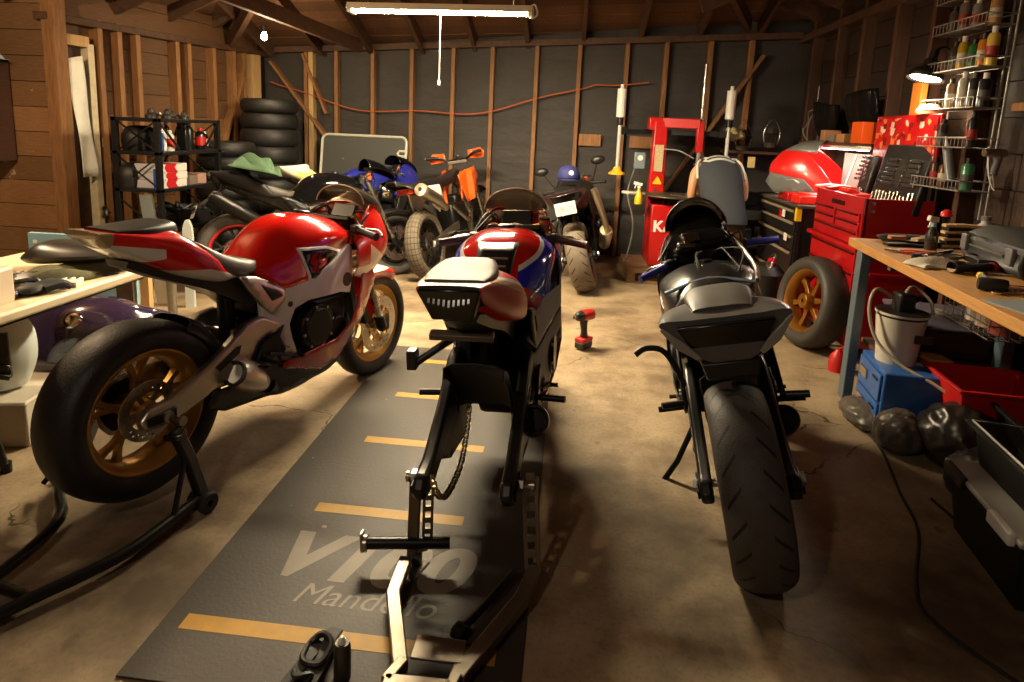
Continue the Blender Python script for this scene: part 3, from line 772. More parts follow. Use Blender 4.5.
    if ex == 'stub':
        a, e = V((.46, -.145, .285)), V((.29, -.175, .385)); dd = (e - a).normalized()
        m = B(MB().tube([a, a.lerp(e, .15), a.lerp(e, .3), a.lerp(e, .85), e], [.035, .045, .056, .058, .05], 24), 'muffler', g('muf_m', ALU))
        B(MB().lathe([(.035, -.06), (.037, .0), (.042, .02), (.05, .018), (.05, -.005)], e, dd, 24), 'exhaust_tip', BLK, m)
        B(MB().disc(e - dd * .02, dd, .034, .004), 'outlet', mat('matt black outlet', (6, 6, 6), .9, spec=.05), m)  # flat black disc closing the pipe mouth
    elif ex == 'high':
        a, e = V((.30, -.17, .46)), V((-.20, -.22, .78)); dd = (e - a).normalized()
        m = B(MB().tube([a, a.lerp(e, .1), a.lerp(e, .92), e], [.03, .055, .06, .045], 20), 'muffler', g('muf_m', ALU))
        B(MB().tube([(.55, -.12, .3), (.42, -.15, .38), a], .024, 12, smooth=4), 'link_pipe', STEEL, m)
        B(MB().disc(e, dd, .03, .01), 'outlet', BLK, m)
    # fairings
    if g('fairing', True):
        fm = g('fair_m', RED)
        for s in (-1, 1):
            B(MB().panel([(1.16, .68), (1.20, .62), (1.12, .50), (1.0, .36), (.90, .27), (.78, .25), (.54, .33), (.55, .355), (.70, .375), (.86, .385), (.95, .45), (1.02, .55), (1.06, .66)], fair_y, s, .03), 'side_fairing', g('side_m', fm), thick=.006)
            B(MB().panel([(.20, .34), (.30, .335), (.54, .355), (.78, .27), (.92, .285), (.96, .25), (.86, .215), (.55, .20), (.28, .225), (.19, .27)], lambda x, z: fair_y(x, z) - .012, s, .03), 'belly_pan', g('belly_m', BLK), thick=.005)
            if g('bigside'):
                for po in g('bigside'): B(MB().panel(po, lambda x, z: frame_y(x, z) + .036, s, .03), 'frame_cover', g('cover_m', GREY), thick=.008, bev=.003)
            b = MB().loft([[(x, s * y, z) for y, z in h] for x, h in NOSE_ST], 5, 4, closed=False); B(b, 'nose_fairing', g('nose_m', fm), thick=.005, ang=60)
        B(MB().box((1.405, 0, .78), (.06, .16, .05), (0, .5, 0)), 'headlight', g('head_m', LENS), bev=.015)
    if g('screen', True):
        kw = g('screen_w', 1.0); W = [(1.45, .03 * kw, .89, .90), (1.38, .09 * kw, .94, .985), (1.30, .125 * kw, .975, 1.045), (1.22, .145 * kw, .99, 1.075), (1.14, .15 * kw, 1.0, 1.09)]
        sc = g('screen_k', 1.0)
        b = MB().loft([[(x, w * cos(a), lo + (hi - lo) * sc * sin(a)) for a in [PI * k / 8 for k in range(9)]] for x, w, lo, hi in W], 4, 2, closed=False)
        sm = B(b, 'windscreen', g('screen_m', SCREEN), thick=.003, ang=70)
        x, w, lo, hi = W[-1]
        B(MB().tube([(x, w * cos(PI * k / 16), lo + (hi - lo) * sc * sin(PI * k / 16)) for k in range(17)], .003, 6), 'screen_edge', g('edge_m', mat('screen edge', (190, 170, 140), .3)), sm)
    # foot pegs and hangers
    for s in (-1, 1):
        b = MB().prism([(.56, .42), (.52, .50), (.44, .47), (.40, .40), (.44, .37), (.50, .39)], (0, s * .165, 0), (1, 0, 0), (0, 0, 1), (0, s * .012, 0))
        h = B(b, 'peg_hanger', g('hang_m', DARK), bev=.004)
        B(MB().cyl((.44, s * .175, .40), (.42, s * .275, .405), .012, 10), 'footpeg', g('peg_m', SATIN), h)
        B(MB().tube([(.46, s * .185, .42), (.57, s * .20, .385), (.61, s * .20, .375)], .007, 8).cyl((.61, s * .19, .375), (.61, s * .235, .375), .009, 8), 'foot_lever', DARK, h)
    if g('stand'):
        B(MB().tube([(.56, .13, .30), (.50, .24, .14), (.47, .36, .012)], .012, 10).tube([(.5, .3, .008), (.44, .38, .008)], .012, 8), 'side_stand', SATIN)
    if g('wires', True):
        rn = random.Random(3); b = MB()
        for k in range(7):
            s = rn.choice((-1, 1)); b.tube([(1.04, s * rn.uniform(.14, .22), .885), (1.14 + rn.uniform(-.03, .05), s * rn.uniform(.1, .2), .93 + rn.uniform(0, .06)), (1.2, s * rn.uniform(.05, .12), .86), (1.08, s * .06, .7)], .0045, 6, smooth=5)
        B(b, 'cables', RUB)
    return root
B1 = (-1.529, 1.977, .308, -.01, .04)
tail1 = zone('red and white tail paint', (196, 16, 14), [((205, 203, 198), poly_hs([(-.2, .955), (.035, .912), (.04, .878), (-.2, .84)])), ((205, 203, 198), poly_hs([(.0, .885), (.2, .818), (.30, .81), (.40, .75), (.3, .70), (-.05, .82)])), ((150, 128, 96), poly_hs([(-.2, 1.1), (-.122, 1.1), (-.122, .8), (-.2, .8)]))], .25)
tank1 = mat('gloss red tank paint', (205, 20, 12), .16, coat=1, var=.04)
nose1 = zone('red and white nose paint', (196, 18, 12), [((214, 196, 160), [(-.55, 0, -1, -1.42), (1, 0, 0, 1.12)]), ((214, 196, 160), [(0, 0, -1, -.70)])], .22)
sportbike('motorcycle', 'red and silver sport motorcycle with gold wheels held up by a black rear stand', 'motorcycle', B1,
    dict(tail_m=tail1, tank_m=tank1, nose_m=nose1, side_m=mat('shaded red paint', (150, 20, 16), .25, coat=.6), frame_m=mat('silver frame paint', (206, 202, 196), .4, .1), swing_m=ALU, sub_m=ALU, wheel=GOLD, rtyre=TY_SLICK, ftyre=TY_SLICK,  # side fairing red is darkened, its shade put into the paint
         pad_m=BLK, fork=BRASS, lamp=False, rear_r=.325, rear_w=.2, hug_a=62, muf_m=ALU, spool=True, hugger=True, fender_m=zone('red and white mudguard paint', (190, 16, 14), [((220, 210, 195), [(0, 0, 1, .60)])])))
B3 = (-.25, 1.76, .044, -.05, .02)
blue, white, red = (20, 40, 190), (228, 226, 220), (196, 16, 18)
tank3 = zone('red white and blue tank paint', red, [(white, [(.26, 0, -1, -.732), (0, 1, 0, .09)]), (blue, [(.26, 0, -1, -.718), (0, 1, 0, .09)]), (red, [(-1, 0, 0, -.60), (-.6, 0, -1, -1.10)])], .14, coat=1)
nose3 = zone('red and blue nose paint', (150, 14, 26), [(blue, [(0, 0, -1, -.84)])], .2)
tail3 = zone('red tail paint with white edge', (200, 26, 20), [((26, 25, 24), [(-1, 0, 0, .085), (0, -1, 0, -.082)]), ((225, 170, 70), [(-.42, 0, -1, -.965), (.42, 0, 1, .945), (0, 1, 0, .10)]), (white, [(-.42, 0, -1, -.975), (.42, 0, 1, .963), (0, 1, 0, .10)])], .36, coat=0)
BIG3 = [[(.44, .62), (.50, .70), (.62, .74), (.80, .74), (.90, .83), (1.02, .80), (1.05, .70), (.95, .66), (.80, .655), (.62, .60), (.52, .56)],
    [(.46, .55), (.52, .545), (.62, .585), (.80, .64), (.95, .645), (1.05, .68), (1.02, .55), (.92, .46), (.84, .50), (.80, .56), (.72, .54), (.70, .46), (.66, .34), (.54, .34), (.46, .48)]]
sportbike('motorcycle', 'red, white and blue sport motorcycle without a rear wheel, standing on the black mat', 'motorcycle', B3,
    dict(rear=False, chain=False, tail_m=tail3, tank_m=tank3, nose_m=nose3, inset=False, tankpad=True, frame_m=mat('dark grey frame paint', (62, 62, 66), .4, .3), swing_m=mat('black swingarm paint', (40, 38, 36), .3, .5), sub=True, sub_m=SATIN, wheel=SATIN,
         pad_m=mat('worn grey cowl', (104, 94, 80), .6), seat_m=SEATM, side_m=RED, muf_m=SATIN, bigside=BIG3, cover_m=mat('grey frame cover', (164, 164, 170), .45), spool=True, pad_dz=.0, nose_up=.038, droop=.05, screen_k=1.12, grip=mat('dark red grip', (70, 18, 20), .5), fork=BRASS))
B2 = (.706, 1.939, .133, -.24, 0)
dk = mat('satin dark grey paint', (92, 92, 92), .3, .3, coat=.3)
bb = sportbike('motorcycle', 'black and dark grey sport motorcycle leaning on its side stand, rear tyre toward us', 'motorcycle', B2,
    dict(tail='wing', tail_m=dk, tank_m=mat('satin black tank', (18, 18, 19), .3, coat=.2), tank_dz=.28, screen_w=.98, inset=False, nose_m=BLK, side_m=BLK, frame_m=SATIN, swing_m=mat('black swingarm paint', (40, 38, 36), .3, .5), sub_m=SATIN, wheel=SATIN, rtyre=TY_ROAD, pad_m=mat('grey pad', (74, 70, 66), .5),
         grip=BLUE, fork=DARK, muf_m=SATIN, fender_m=BLK, screen_m=SMOKE, screen_k=1.7, edge_m=BLK, stand=True, steer=.25, lamp=True))

MB().loft([[(x, y, z) for y, z in ((-w, t), (w, t), (w * .85, q), (-w * .85, q))] for x, w, t, q in ((-.16, .085, .79, .74), (-.05, .09, .775, .70), (.1, .09, .76, .69))], 2, 1).build('tail_bracket', BLK, bb, bev=.006)
for s in (-1, 1):
    MB().prism([(.30, .73), (.24, .72), (.10, .62), (.06, .58), (.08, .545), (.14, .56), (.30, .66)], (0, s * .15, 0), (1, 0, 0), (0, 0, 1), (0, s * .014, 0)).build('passenger_hanger', SATIN, bb, bev=.005)
    MB().cyl((.085, s * .15, .57), (.06, s * .235, .575), .012, 10).build('passenger_peg', BLK, bb)
MB().tube([(.02, .15, .66), (.0, .17, .74), (-.02, .20, .80), (-.03, .25, .815), (-.04, .285, .80)], .010, 8, smooth=4).build('luggage_hook', BLK, bb)
rn = random.Random(11); b = MB()
for k in range(4): y0 = rn.uniform(-.16, .16); b.tube([(.70, y0, .86), (.86 + rn.uniform(-.05, .05), y0 + rn.uniform(-.05, .05), .90 + rn.uniform(0, .03)), (1.0, y0 * .6, .91), (1.1, y0 * .5 + rn.uniform(-.05, .05), .86)], .004, 6, smooth=5)
b.build('loose_wiring', RUB, bb)
MB().tube([(.66, -.195, .82), (.82, -.21, .85), (1.02, -.17, .93)], .010, 8, smooth=5).build('silver_rail', ALU, bb)
MB().tube([(.60, .18, .83), (.62, .0, .865), (.60, -.18, .83)], .008, 8, smooth=5).build('tank_edge', mat('blue grey edge', (120, 140, 160), .35, .5), bb)
MB().loft([[(x, y, z) for y, z in ((-w, lo), (-w * .8, hi), (0, hi + .02), (w * .8, hi), (w, lo))] for x, w, lo, hi in ((1.12, .15, .86, .98), (1.22, .13, .87, 1.03), (1.36, .10, .87, .97))], 3, 3).build('cockpit_filler', BLK, bb)  # added black filler, makes the cockpit interior read dark
for s in (-1, 1):
    MB().path([(-.15, s * .186, .908), (-.158, s * .135, .852), (-.158, s * .088, .808)], [.010, .030, .016], .010, (-1, 0, 0)).build('tail_flank', mat('pale grey edge', (150, 146, 138), .35, .2), bb, bev=.003)
MB().box((1.10, .04, .965), (.06, .09, .05), (0, .3, .4)).cyl((1.06, .02, .93), (1.02, .10, .95), .014, 10).build('clamp_block', STEEL, bb, bev=.006)
# ---------------------------------------------------------------- the motorcycles at the back
plate = mat('licence plate', (206, 200, 186), .5)
def licence(root, loc, rot, txt):
    b = MB().box((0, 0, 0), (.005, .18, .11)); p = b.build('licence_plate', plate, root, bev=.003); p.location = loc; p.rotation_euler = rot
    text('plate_number', txt, .055, mat('plate ink', (40, 40, 60), .5), p, (-.004, 0, 0), (PI / 2, 0, -PI / 2)); return p
BA = sportbike('motorcycle', 'black naked motorcycle with a licence plate and high silencer, behind the red and silver one', 'motorcycle', (-2.70, 4.78, .88, -.16, 0),
    dict(tail_m=BLK, tank_m=mat('gloss black', (12, 12, 13), .08), inset=False, fairing=False, screen=True, screen_m=SMOKE, screen_k=1.1, edge_m=BLK, frame_m=ALU, swing_m=SATIN, sub_m=SATIN, wheel=zone('black wheel with red rim tape', (26, 25, 25), [((190, 30, 30), [(0, 1, 0, .06)])], .4), rtyre=TY_ROAD, pad_m=BLK, exhaust='high', muf_m=DARK, fender_m=BLK, hug_m=mat('grey hugger', (112, 104, 94), .5), fork=STEEL))
MB().lathe([(.0, -.05), (.07, -.045), (.085, .0), (.08, .02), (.0, .03)], (1.33, 0, .80), (1, 0, 0), 24).build('headlamp', CHROME, BA)
MB().bar((-.05, 0, .86), (-.30, 0, .68), .10, .02).build('plate_bracket', BLK, BA)
licence(BA, (-.30, 0, .66), (0, R(20), 0), '6KR4817')
one(cloth(26, 20, .36, .28, .17, 12), 'rag', mat('green cloth', (66, 92, 66), .85, bump=.3, bscale=150), 'green cloth thrown over the tail of the black naked motorcycle', 'cloth', (-2.56, 4.83, .985), R(20), rot=(R(-8), R(10), R(20)), thick=.006)
blu = (34, 40, 130)
BB = sportbike('motorcycle', 'blue sport motorcycle with a pale yellow tail, parked beyond the black naked one', 'motorcycle', (-2.56, 5.66, .68, -.14, 0),
    dict(tail_m=zone('pale yellow and white tail', (222, 218, 190), [((214, 206, 120), [(1, 0, 0, -.02), (0, 0, -1, -.93)]), (blu, [(1, 0, 0, .16)])], .3), tank_m=mat('dark blue tank paint', blu, .2, coat=.7), nose_m=mat('dark blue fairing paint', blu, .25, coat=.5), inset=False, frame_m=SATIN, swing_m=SATIN, sub_m=BLK, wheel=SATIN, pad_m=mat('white pad', (214, 210, 196), .4), fender_m=BLK, screen_m=SMOKE, edge_m=BLK, lamp=False, side_m=BLK))
BN = sportbike('motorcycle', 'dark motorcycle with an upright silencer, parked by the back wall under a blue cap', 'motorcycle', (.20, 5.52, .06, -.27, 0),
    dict(tail='wing', tail_m=mat('dark red tail paint', (36, 18, 18), .35), tank_m=BLK, inset=False, fairing=False, screen=False, frame_m=SATIN, swing_m=SATIN, sub_m=BLK, wheel=SATIN, rtyre=TY_DUST, pad_m=BLK, exhaust='none', fender_m=BLK, hugger=False, lamp=True, stand=True))
MB().bar((-.05, 0, .88), (-.26, 0, .76), .10, .02).build('plate_bracket', BLK, BN)
licence(BN, (-.27, .01, .80), (0, R(8), 0), '18C15')
m = MB().tube([(.30, -.22, .34), (.06, -.27, .48), (.05, -.27, .50)], [.05, .06, .05], 20).build('muffler', ALU, BN)
MB().disc((.045, -.272, .505), (-.5, -.1, .4), .055, .012, 20).build('muffler_cap', mat('pale metal', (206, 190, 160), .3, .8), m)
MB().tube([(.05, -.275, .50), (-.02, -.28, .62), (-.10, -.25, .90)], [.028, .026, .034], 14, smooth=4).build('tail_pipe', mat('brushed can', (176, 164, 140), .35, .9), m)
for s in (-1, 1): MB().tube([(1.02, s * .2, .9), (1.0, s * .28, 1.06)], .006, 6).ell((1.0, s * .3, 1.1), (.03, .075, .045), 12, 8).build('mirror', BLK, BN)
t = thing('baseball_cap', 'dark blue baseball cap resting on the dark motorcycle by the back wall', 'cap', (-.03, 5.62, .985), R(8), rot=(R(-6), 0, R(8)))
cp = mat('navy cap cloth', (26, 30, 86), .8, bump=.3, bscale=200)
MB().lathe([(.095, 0), (.102, .03), (.095, .075), (.07, .112), (.03, .13), (0, .132)], n=28).build('crown', cp, t, thick=.004)
b = MB().rings([[(x * (1 + .1 * k), y - .085 - .075 * k * (1 - (x / .09) ** 2 * .7), .006 - .012 * k - .05 * (x ** 2) * 8 * k) for x, y in [(.09 * sin(R(a)), .085 * (1 - cos(R(a)))) for a in range(-90, 91, 15)]] for k in (0, .5, 1)], False, False, False)
b.build('brim', cp, t, thick=.004)
text('emblem', 'A', .05, WHITE, t, (.0, -.098, .055), (R(75), 0, 0), bold=.003) if False else MB().ell((.01, -.098, .06), (.022, .006, .024), 10, 6).build('emblem', WHITE, t)
# dirt bike
def dirtbike(pose):
    x0, y0, yaw, lean, lift = pose
    t = thing('dirt_bike', 'orange dirt bike with knobbly tyres and wide bars, parked by the back wall', 'motorcycle', (x0, y0, 0), rot=(lean, 0, PI / 2 - yaw))
    B = lambda mb, n, m, p=t, **k: mb.build(n, m, p, **k)
    for nm, x, r, w, rr in (('rear_wheel', 0, .325, .14, .235), ('front_wheel', 1.45, .34, .09, .27)):
        c = (x, 0, r); b = MB().lathe([(rr, -w * .33), (rr - .02, -w * .25), (rr - .02, w * .25), (rr, w * .33), (rr + .008, w * .33), (rr + .008, -w * .33)], c, (0, 1, 0), 48, closed=True)
        b.lathe([(.0, -.06), (.03, -.06), (.03, .06), (0, .06)], c, (0, 1, 0), 16)
        for k in range(18): a = 2 * PI * k / 18; s = (-1) ** k; b.tube([V(c) + V((.03 * cos(a), s * .045, .03 * sin(a))), V(c) + V(((rr - .015) * cos(a + .25 * s), 0, (rr - .015) * sin(a + .25 * s)))], .0025, 5)
        w_ = B(b, nm, mat('black rim', (36, 34, 32), .35, .6)); B(tyre_mb(c, r, w, rr), 'tyre', TY_KNOB, w_, ang=60)
        B(rotor_mb(c, -.055, .07, .11), 'brake_disc', STEEL, w_, ang=20)
    OR = mat('orange bodywork', (226, 92, 24), .3, coat=.4)
    b = MB()
    for s in (-1, 1): b.prism([(-.05, .30), (-.03, .35), (.3, .42), (.6, .46), (.6, .38), (.3, .35)], (0, s * .09, 0), (1, 0, 0), (0, 0, 1), (0, s * .03, 0))
    B(b, 'swingarm', ALU, bev=.006)
    B(MB().box((.72, 0, .48), (.36, .2, .34)).box((.82, 0, .66), (.16, .14, .14)), 'engine', DARK, bev=.03)
    B(MB().tube([(.62, 0, .85), (.6, 0, .35), (.95, 0, .3), (1.15, 0, .95), (.62, 0, .88)], .022, 10), 'frame', OR)
    B(MB().loft([[(x, y, z) for y, z in ((-w, h - .05), (-w * .7, h), (w * .7, h), (w, h - .05), (w * .7, h - .1), (-w * .7, h - .1))] for x, w, h in ((-.05, .05, .90), (.2, .07, .92), (.6, .08, .93), (.85, .06, .97), (1.0, .04, 1.0))], 4, 3), 'seat', BLK)
    b = MB().loft([[(x, -w, h - .035), (x, -w * .9, h), (x, 0, h + .012), (x, w * .9, h), (x, w, h - .035)] for x, w, h in ((-.48, .05, .93), (-.40, .075, .925), (-.2, .085, .88), (.05, .09, .83), (.2, .08, .82))], 4, 3, closed=False)
    B(b, 'rear_mudguard', BLK, thick=.005)
    for s in (-1, 1):
        B(MB().panel([(-.02, .86), (.30, .86), (.36, .74), (.22, .60), (.05, .70)], lambda x, z: .10, s, .05), 'number_panel', WHITE, thick=.006)
        B(MB().panel([(.75, .92), (1.12, 1.0), (1.2, .9), (1.05, .65), (.92, .62)], lambda x, z: .12 + .05 * (x > 1), s, .05), 'tank_shroud', OR, thick=.006)
        B(MB().tube([(1.40, s * .1, .32), (1.18, s * .1, .98)], [.026, .03], 12), 'fork_leg', STEEL)
        h = B(MB().tube([(1.10, 0, 1.10), (1.1, s * .10, 1.08), (1.06, s * .20, 1.13), (1.0, s * .31, 1.14)], .013, 10, smooth=4), 'handlebar', SATIN)
        B(MB().cyl((1.03, s * .22, 1.135), (1.0, s * .32, 1.14), .018, 12), 'grip', RUB, h)
        B(MB().panel([(-.09, -.05), (.09, -.06), (.11, .0), (.06, .05), (-.08, .04)], lambda x, z: .1, 1, .03, ax=lambda x, z, y: (1.12 - abs(x) * .35, s * (.22 + x), 1.13 + z)), 'hand_guard', OR, h, thick=.006)
        B(MB().tube([(1.12, s * .14, 1.14), (1.14, s * .30, 1.15), (1.02, s * .34, 1.14)], .007, 8, smooth=4), 'guard_bar', STEEL, h)
    B(MB().tube([(1.18, 0, 1.05), (1.14, 0, 1.14)], .02, 10).box((1.12, 0, 1.06), (.08, .22, .035)), 'triple_clamp', ALU, bev=.005)
    B(MB().loft([[(x, -w, h - .02), (x, 0, h + .01), (x, w, h - .02)] for x, w, h in ((1.15, .06, .78), (1.45, .07, .80), (1.75, .05, .74))], 4, 3, closed=False), 'front_mudguard', OR, thick=.005)
    m = B(MB().tube([(.30, -.13, .62), (.10, -.15, .72), (-.22, -.15, .84)], [.03, .055, .06], 18), 'muffler', ALU)
    B(MB().lathe([(.02, .015), (.058, .01), (.062, -.03)], (-.22, -.15, .84), (-.32, 0, .12), 18), 'end_cap', mat('pale metal', (206, 190, 160), .3, .8), m)
    B(MB().disc((-.222, -.15, .842), (-.32, 0, .12), .022, .012, 14), 'outlet', BLK, m)
    B(MB().box((-.2, 0, .84), (.14, .12, .05)), 'tail_lamp', mat('orange lens', (190, 60, 30), .2))
    B(MB().tube([(.55, -.1, .62), (.75, -.16, .45), (1.02, -.08, .5), (.95, -.05, .66)], .02, 10, smooth=4), 'exhaust_pipe', STEEL)
    B(MB().cyl((.5, -.12, .36), (.5, -.24, .36), .015, 8).cyl((.5, .12, .36), (.5, .24, .36), .015, 8), 'footpeg', SATIN)
    B(MB().tube([(.5, .12, .35), (.45, .28, .02)], .012, 8), 'side_stand', SATIN)
    return t
dirtbike((-1.26, 5.60, .20, -.20, 0))
# ---------------------------------------------------------------- left side: table, shelf, tyres
TAB = mat('cream table top', (226, 208, 172), .45)
t = thing('folding_table', 'long cream folding table beside the red and silver motorcycle, crowded with parts', 'table', (-2.2, 1.7, 0))
MB().box((0, .03, .725), (.72, 1.84, .042)).build('tabletop', TAB, t, bev=.012)
MB().path([(-.28, -.83, .69), (.28, -.83, .69), (.28, .88, .69), (-.28, .88, .69)], .02, .03, closed=True).build('frame', SATIN, t)
MB().tube([(-.02, .18, .70), (.02, .30, .40), (.05, .36, .0)], .016, 10).cyl((.05, .36, 0), (.05, .36, .04), .021, 10).build('leg', SATIN, t)
MB().tube([(-.30, .18, .70), (-.30, .30, .40), (-.30, .36, .0)], .016, 10).cyl((-.30, .36, 0), (-.30, .36, .04), .021, 10).build('leg', SATIN, t)
MB().cyl((-.30, .35, .08), (.05, .35, .08), .012, 8).build('leg_brace', SATIN, t)
for x in (.20, -.3):
    MB().tube([(x, -.6, .70), (x, -.78, .36), (x, -.78, .0)], .016, 10).build('leg', SATIN, t)
one(MB().b2((-.025, -.02, 0), (.025, .02, .72)), 'timber_post', W_PALE, 'pale timber post standing behind the purple fuel tank', 'post', (-2.37, 3.22, 0), bev=.003)
one(MB().b2((-.05, -.02, 0), (.05, .02, .70)), 'timber_board', W_BEAM, 'dark board standing left of the pale timber post', 'board', (-2.50, 3.23, 0), bev=.003)
# on the table
b = MB().box((0, 0, .065), (.28, .20, .13)); 
one(b, 'parts_tub', mat('off white tub', (214, 196, 172), .45), 'off white open tub at the near end of the folding table', 'tub', (-2.05, 1.83, .7425), R(8), bev=.012)
one(MB().box((0, 0, .09), (.2, .2, .18)), 'carton', mat('brown cardboard', (176, 132, 82), .8, bump=.1), 'small brown cardboard carton behind the off white tub on the folding table', 'carton', (-2.30, 2.06, .7425), R(-12), bev=.004)
def glove(label, loc, rz, m, s=1):
    b = MB().ell((0, 0, .022), (.055, .045, .02), 12, 6).ell((-.085, 0, .022), (.05, .036, .018), 10, 6)
    for k, (y, l) in enumerate(((-.034, .06), (-.012, .078), (.012, .074), (.034, .055))): b.tube([(.03, y, .022), (.06 + l * .5, y * 1.25, .03), (.05 + l, y * 1.4, .014)], [.014, .013, .009], 8, smooth=4)
    b.tube([(-.01, .04, .02), (.025, .075, .02), (.055, .085, .014)], [.015, .013, .009], 8, smooth=4)
    b.xf(MX.Scale(s, 4)); return one(b, 'work_glove', m, label, 'glove', loc, rz)
glove('black work glove lying by the off white tub on the folding table', (-1.94, 2.02, .7425), R(70), RUB)
glove('black work glove, further from the tub and half under the toothed white parts', (-2.12, 2.10, .7425), R(35), BLK, 1.05)
for k, (x, y, a) in enumerate(((-2.12, 2.22, .3), (-1.99, 2.14, .25))):
    b = MB().box((0, 0, .012), (.24, .05, .024))
    for j in range(9): b.box((-.11 + j * .027, .036, .014), (.013, .03, .026))
    one(b, 'toothed_strip', mat('white trim plastic', (222, 220, 205), .45), ('white toothed plastic trim strip on the folding table, the one nearest the blue board', 'white toothed plastic trim strip on the folding table, the one nearest the table edge')[k], 'trim strip', (x, y, .7425), a, 'toothed trim strips', bev=.003)
one(cloth(26, 18, .56, .22, .075, 3), 'work_jacket', mat('olive cloth', (92, 90, 58), .85, bump=.3, bscale=150), 'crumpled olive green work cloth along the end of the folding table', 'cloth', (-2.0, 2.36, .7425), R(68), thick=.006)
b = MB().loft([[(x, y, z) for y, z in ((-w, .03), (-w * .7, h), (0, h * 1.15), (w * .7, h), (w, .03), (0, .0))] for x, w, h in ((-.20, .06, .05), (-.12, .11, .085), (.0, .12, .075), (.12, .10, .06), (.24, .06, .04))], 5, 3)
one(b, 'saddle', mat('black seat vinyl', (44, 41, 38), .35), 'black motorcycle seat lying on the olive cloth in front of the blue board', 'seat', (-2.08, 2.42, .775), R(10), rot=(0, R(-4), R(8)))
one(MB().cyl((0, 0, .006), (.14, 0, .006), .005, 8).cyl((.14, 0, .006), (.155, 0, .006), .004, 8, .001), 'marker_pen', BLK, 'thin black pen lying near the edge of the folding table', 'pen', (-1.94, 2.24, .7425), R(62))
b = MB().b2((0, 0, 0), (.62, .03, .72)); o = one(b, 'foam_board', mat('pale blue foam board', (126, 164, 176), .7, bump=.1), 'pale blue foam board standing behind the folding table', 'board', (-3.06, 3.2, 0), R(3), bev=.003)
text('label_print', 'DURAFOAM', .0, WHITE, o, (.1, -.002, .7), (PI / 2, 0, 0)) if False else MB().b2((.03, -.002, .66), (.055, 0, .68)).build('label_patch', WHITE, o)
# under the table
PUR = mat('dark purple tank paint', (48, 36, 58), .12, coat=1)
t = thing('fuel_tank', 'loose dark purple motorcycle fuel tank under the folding table', 'fuel tank', (-2.30, 2.86, .22), R(30), rot=(R(-42), R(6), R(198)))
st = [(x - .72, [(y, z - .68) for y, z in h]) for x, h in TANK_ST]
tk = MB().loft(stations(st), 6, 6).build('tank_shell', PUR, t, ang=50)
MB().lathe([(.018, .014), (.032, .014), (.042, .008), (.046, -.004), (.04, -.006)], (.08, 0, .292), (.12, 0, 1), 28).lathe([(0, .008), (.018, .014)], (.08, 0, .292), (.12, 0, 1), 28).build('filler_ring', CHROME, t)
one(MB().box((0, 0, .10), (.36, .28, .20)), 'carton', mat('brown cardboard', (176, 132, 82), .8, bump=.1), 'tan cardboard box beneath the purple fuel tank', 'carton', (-2.44, 2.98, 0), R(20), bev=.006)
t = thing('bodywork', 'white fairing panel with a black ribbed vent, standing under the table by its leg', 'fairing', (-2.44, 2.34, .22), R(30), rot=(R(8), 0, R(35)))
b = MB().loft([[(x, y, z) for x, y in ((-w, 0), (-w * .6, -d), (0, -d * 1.3), (w * .6, -d), (w, 0), (0, .03))] for z, w, d in ((0, .11, .05), (.12, .15, .08), (.25, .15, .09), (.34, .11, .06))], 4, 3)
b.build('panel_shell', mat('pale fairing paint', (196, 204, 200), .3, coat=.4), t)
b = MB()
for k in range(4): b.box((.0, -.125 + .006 * k, .12 + k * .045), (.15, .03, .022), (0, .35, 0))
b.box((0, -.11, .19), (.15, .03, .2)); b.build('vent', BLK, t, bev=.004)
one(MB().box((0, 0, .10), (.42, .34, .20)).box((0, -.17, .195), (.44, .02, .02)), 'storage_tub', mat('milky plastic tub', (176, 168, 150), .5), 'low milky plastic tub on the floor under the white fairing', 'tub', (-2.46, 2.36, 0), R(12), bev=.01)
t = thing('spray_bottle', 'white bottle with a yellow cap under the folding table behind the purple tank', 'bottle', (-2.82, 3.02, .0))
MB().lathe([(0, 0), (.045, 0), (.048, .02), (.048, .40), (.03, .46), (.016, .48), (0, .48)], n=20).build('bottle_body', WHITE, t)
MB().lathe([(0, .54), (.02, .54), (.024, .48), (0, .48)], n=16).build('cap', YEL, t)
one(MB().box((0, 0, .16), (.36, .1, .32)), 'carton', mat('white carton', (214, 208, 196), .7), 'white carton standing beside the yellow capped bottle under the table', 'carton', (-2.62, 3.10, 0), R(5), bev=.004)
# wall cabinet with a blue rag
t = thing('wall_cabinet', 'dark brown wall cabinet at the far left of the boarded wall', 'cabinet', (-4.86, 4.50, .98))
MB().b2((-.5, 0, 0), (.22, .32, .80)).build('body', wood('cabinet stain', (74, 42, 24), .6, axis=(2, 2, 14), isl=0), t, bev=.006)
MB().b2((-.49, -.02, .01), (.21, .0, .79)).build('door', wood('cabinet door stain', (66, 36, 20), .6, axis=(2, 2, 14), isl=0), t, bev=.006)
MB().lathe([(0, -.014), (.012, -.012), (.015, 0), (.008, .01), (.006, .02)], (.16, -.03, .2), (0, -1, 0), 14).box((.16, -.05, .17), (.012, .004, .045)).build('key', BRASS, t)
one(cloth(14, 10, .36, .3, .12, 9), 'rag', mat('pale blue rag', (176, 204, 226), .85, bump=.3, bscale=150), 'pale blue rag lying on top of the brown wall cabinet', 'rag', (-4.72, 4.58, 1.79), R(5), thick=.006)
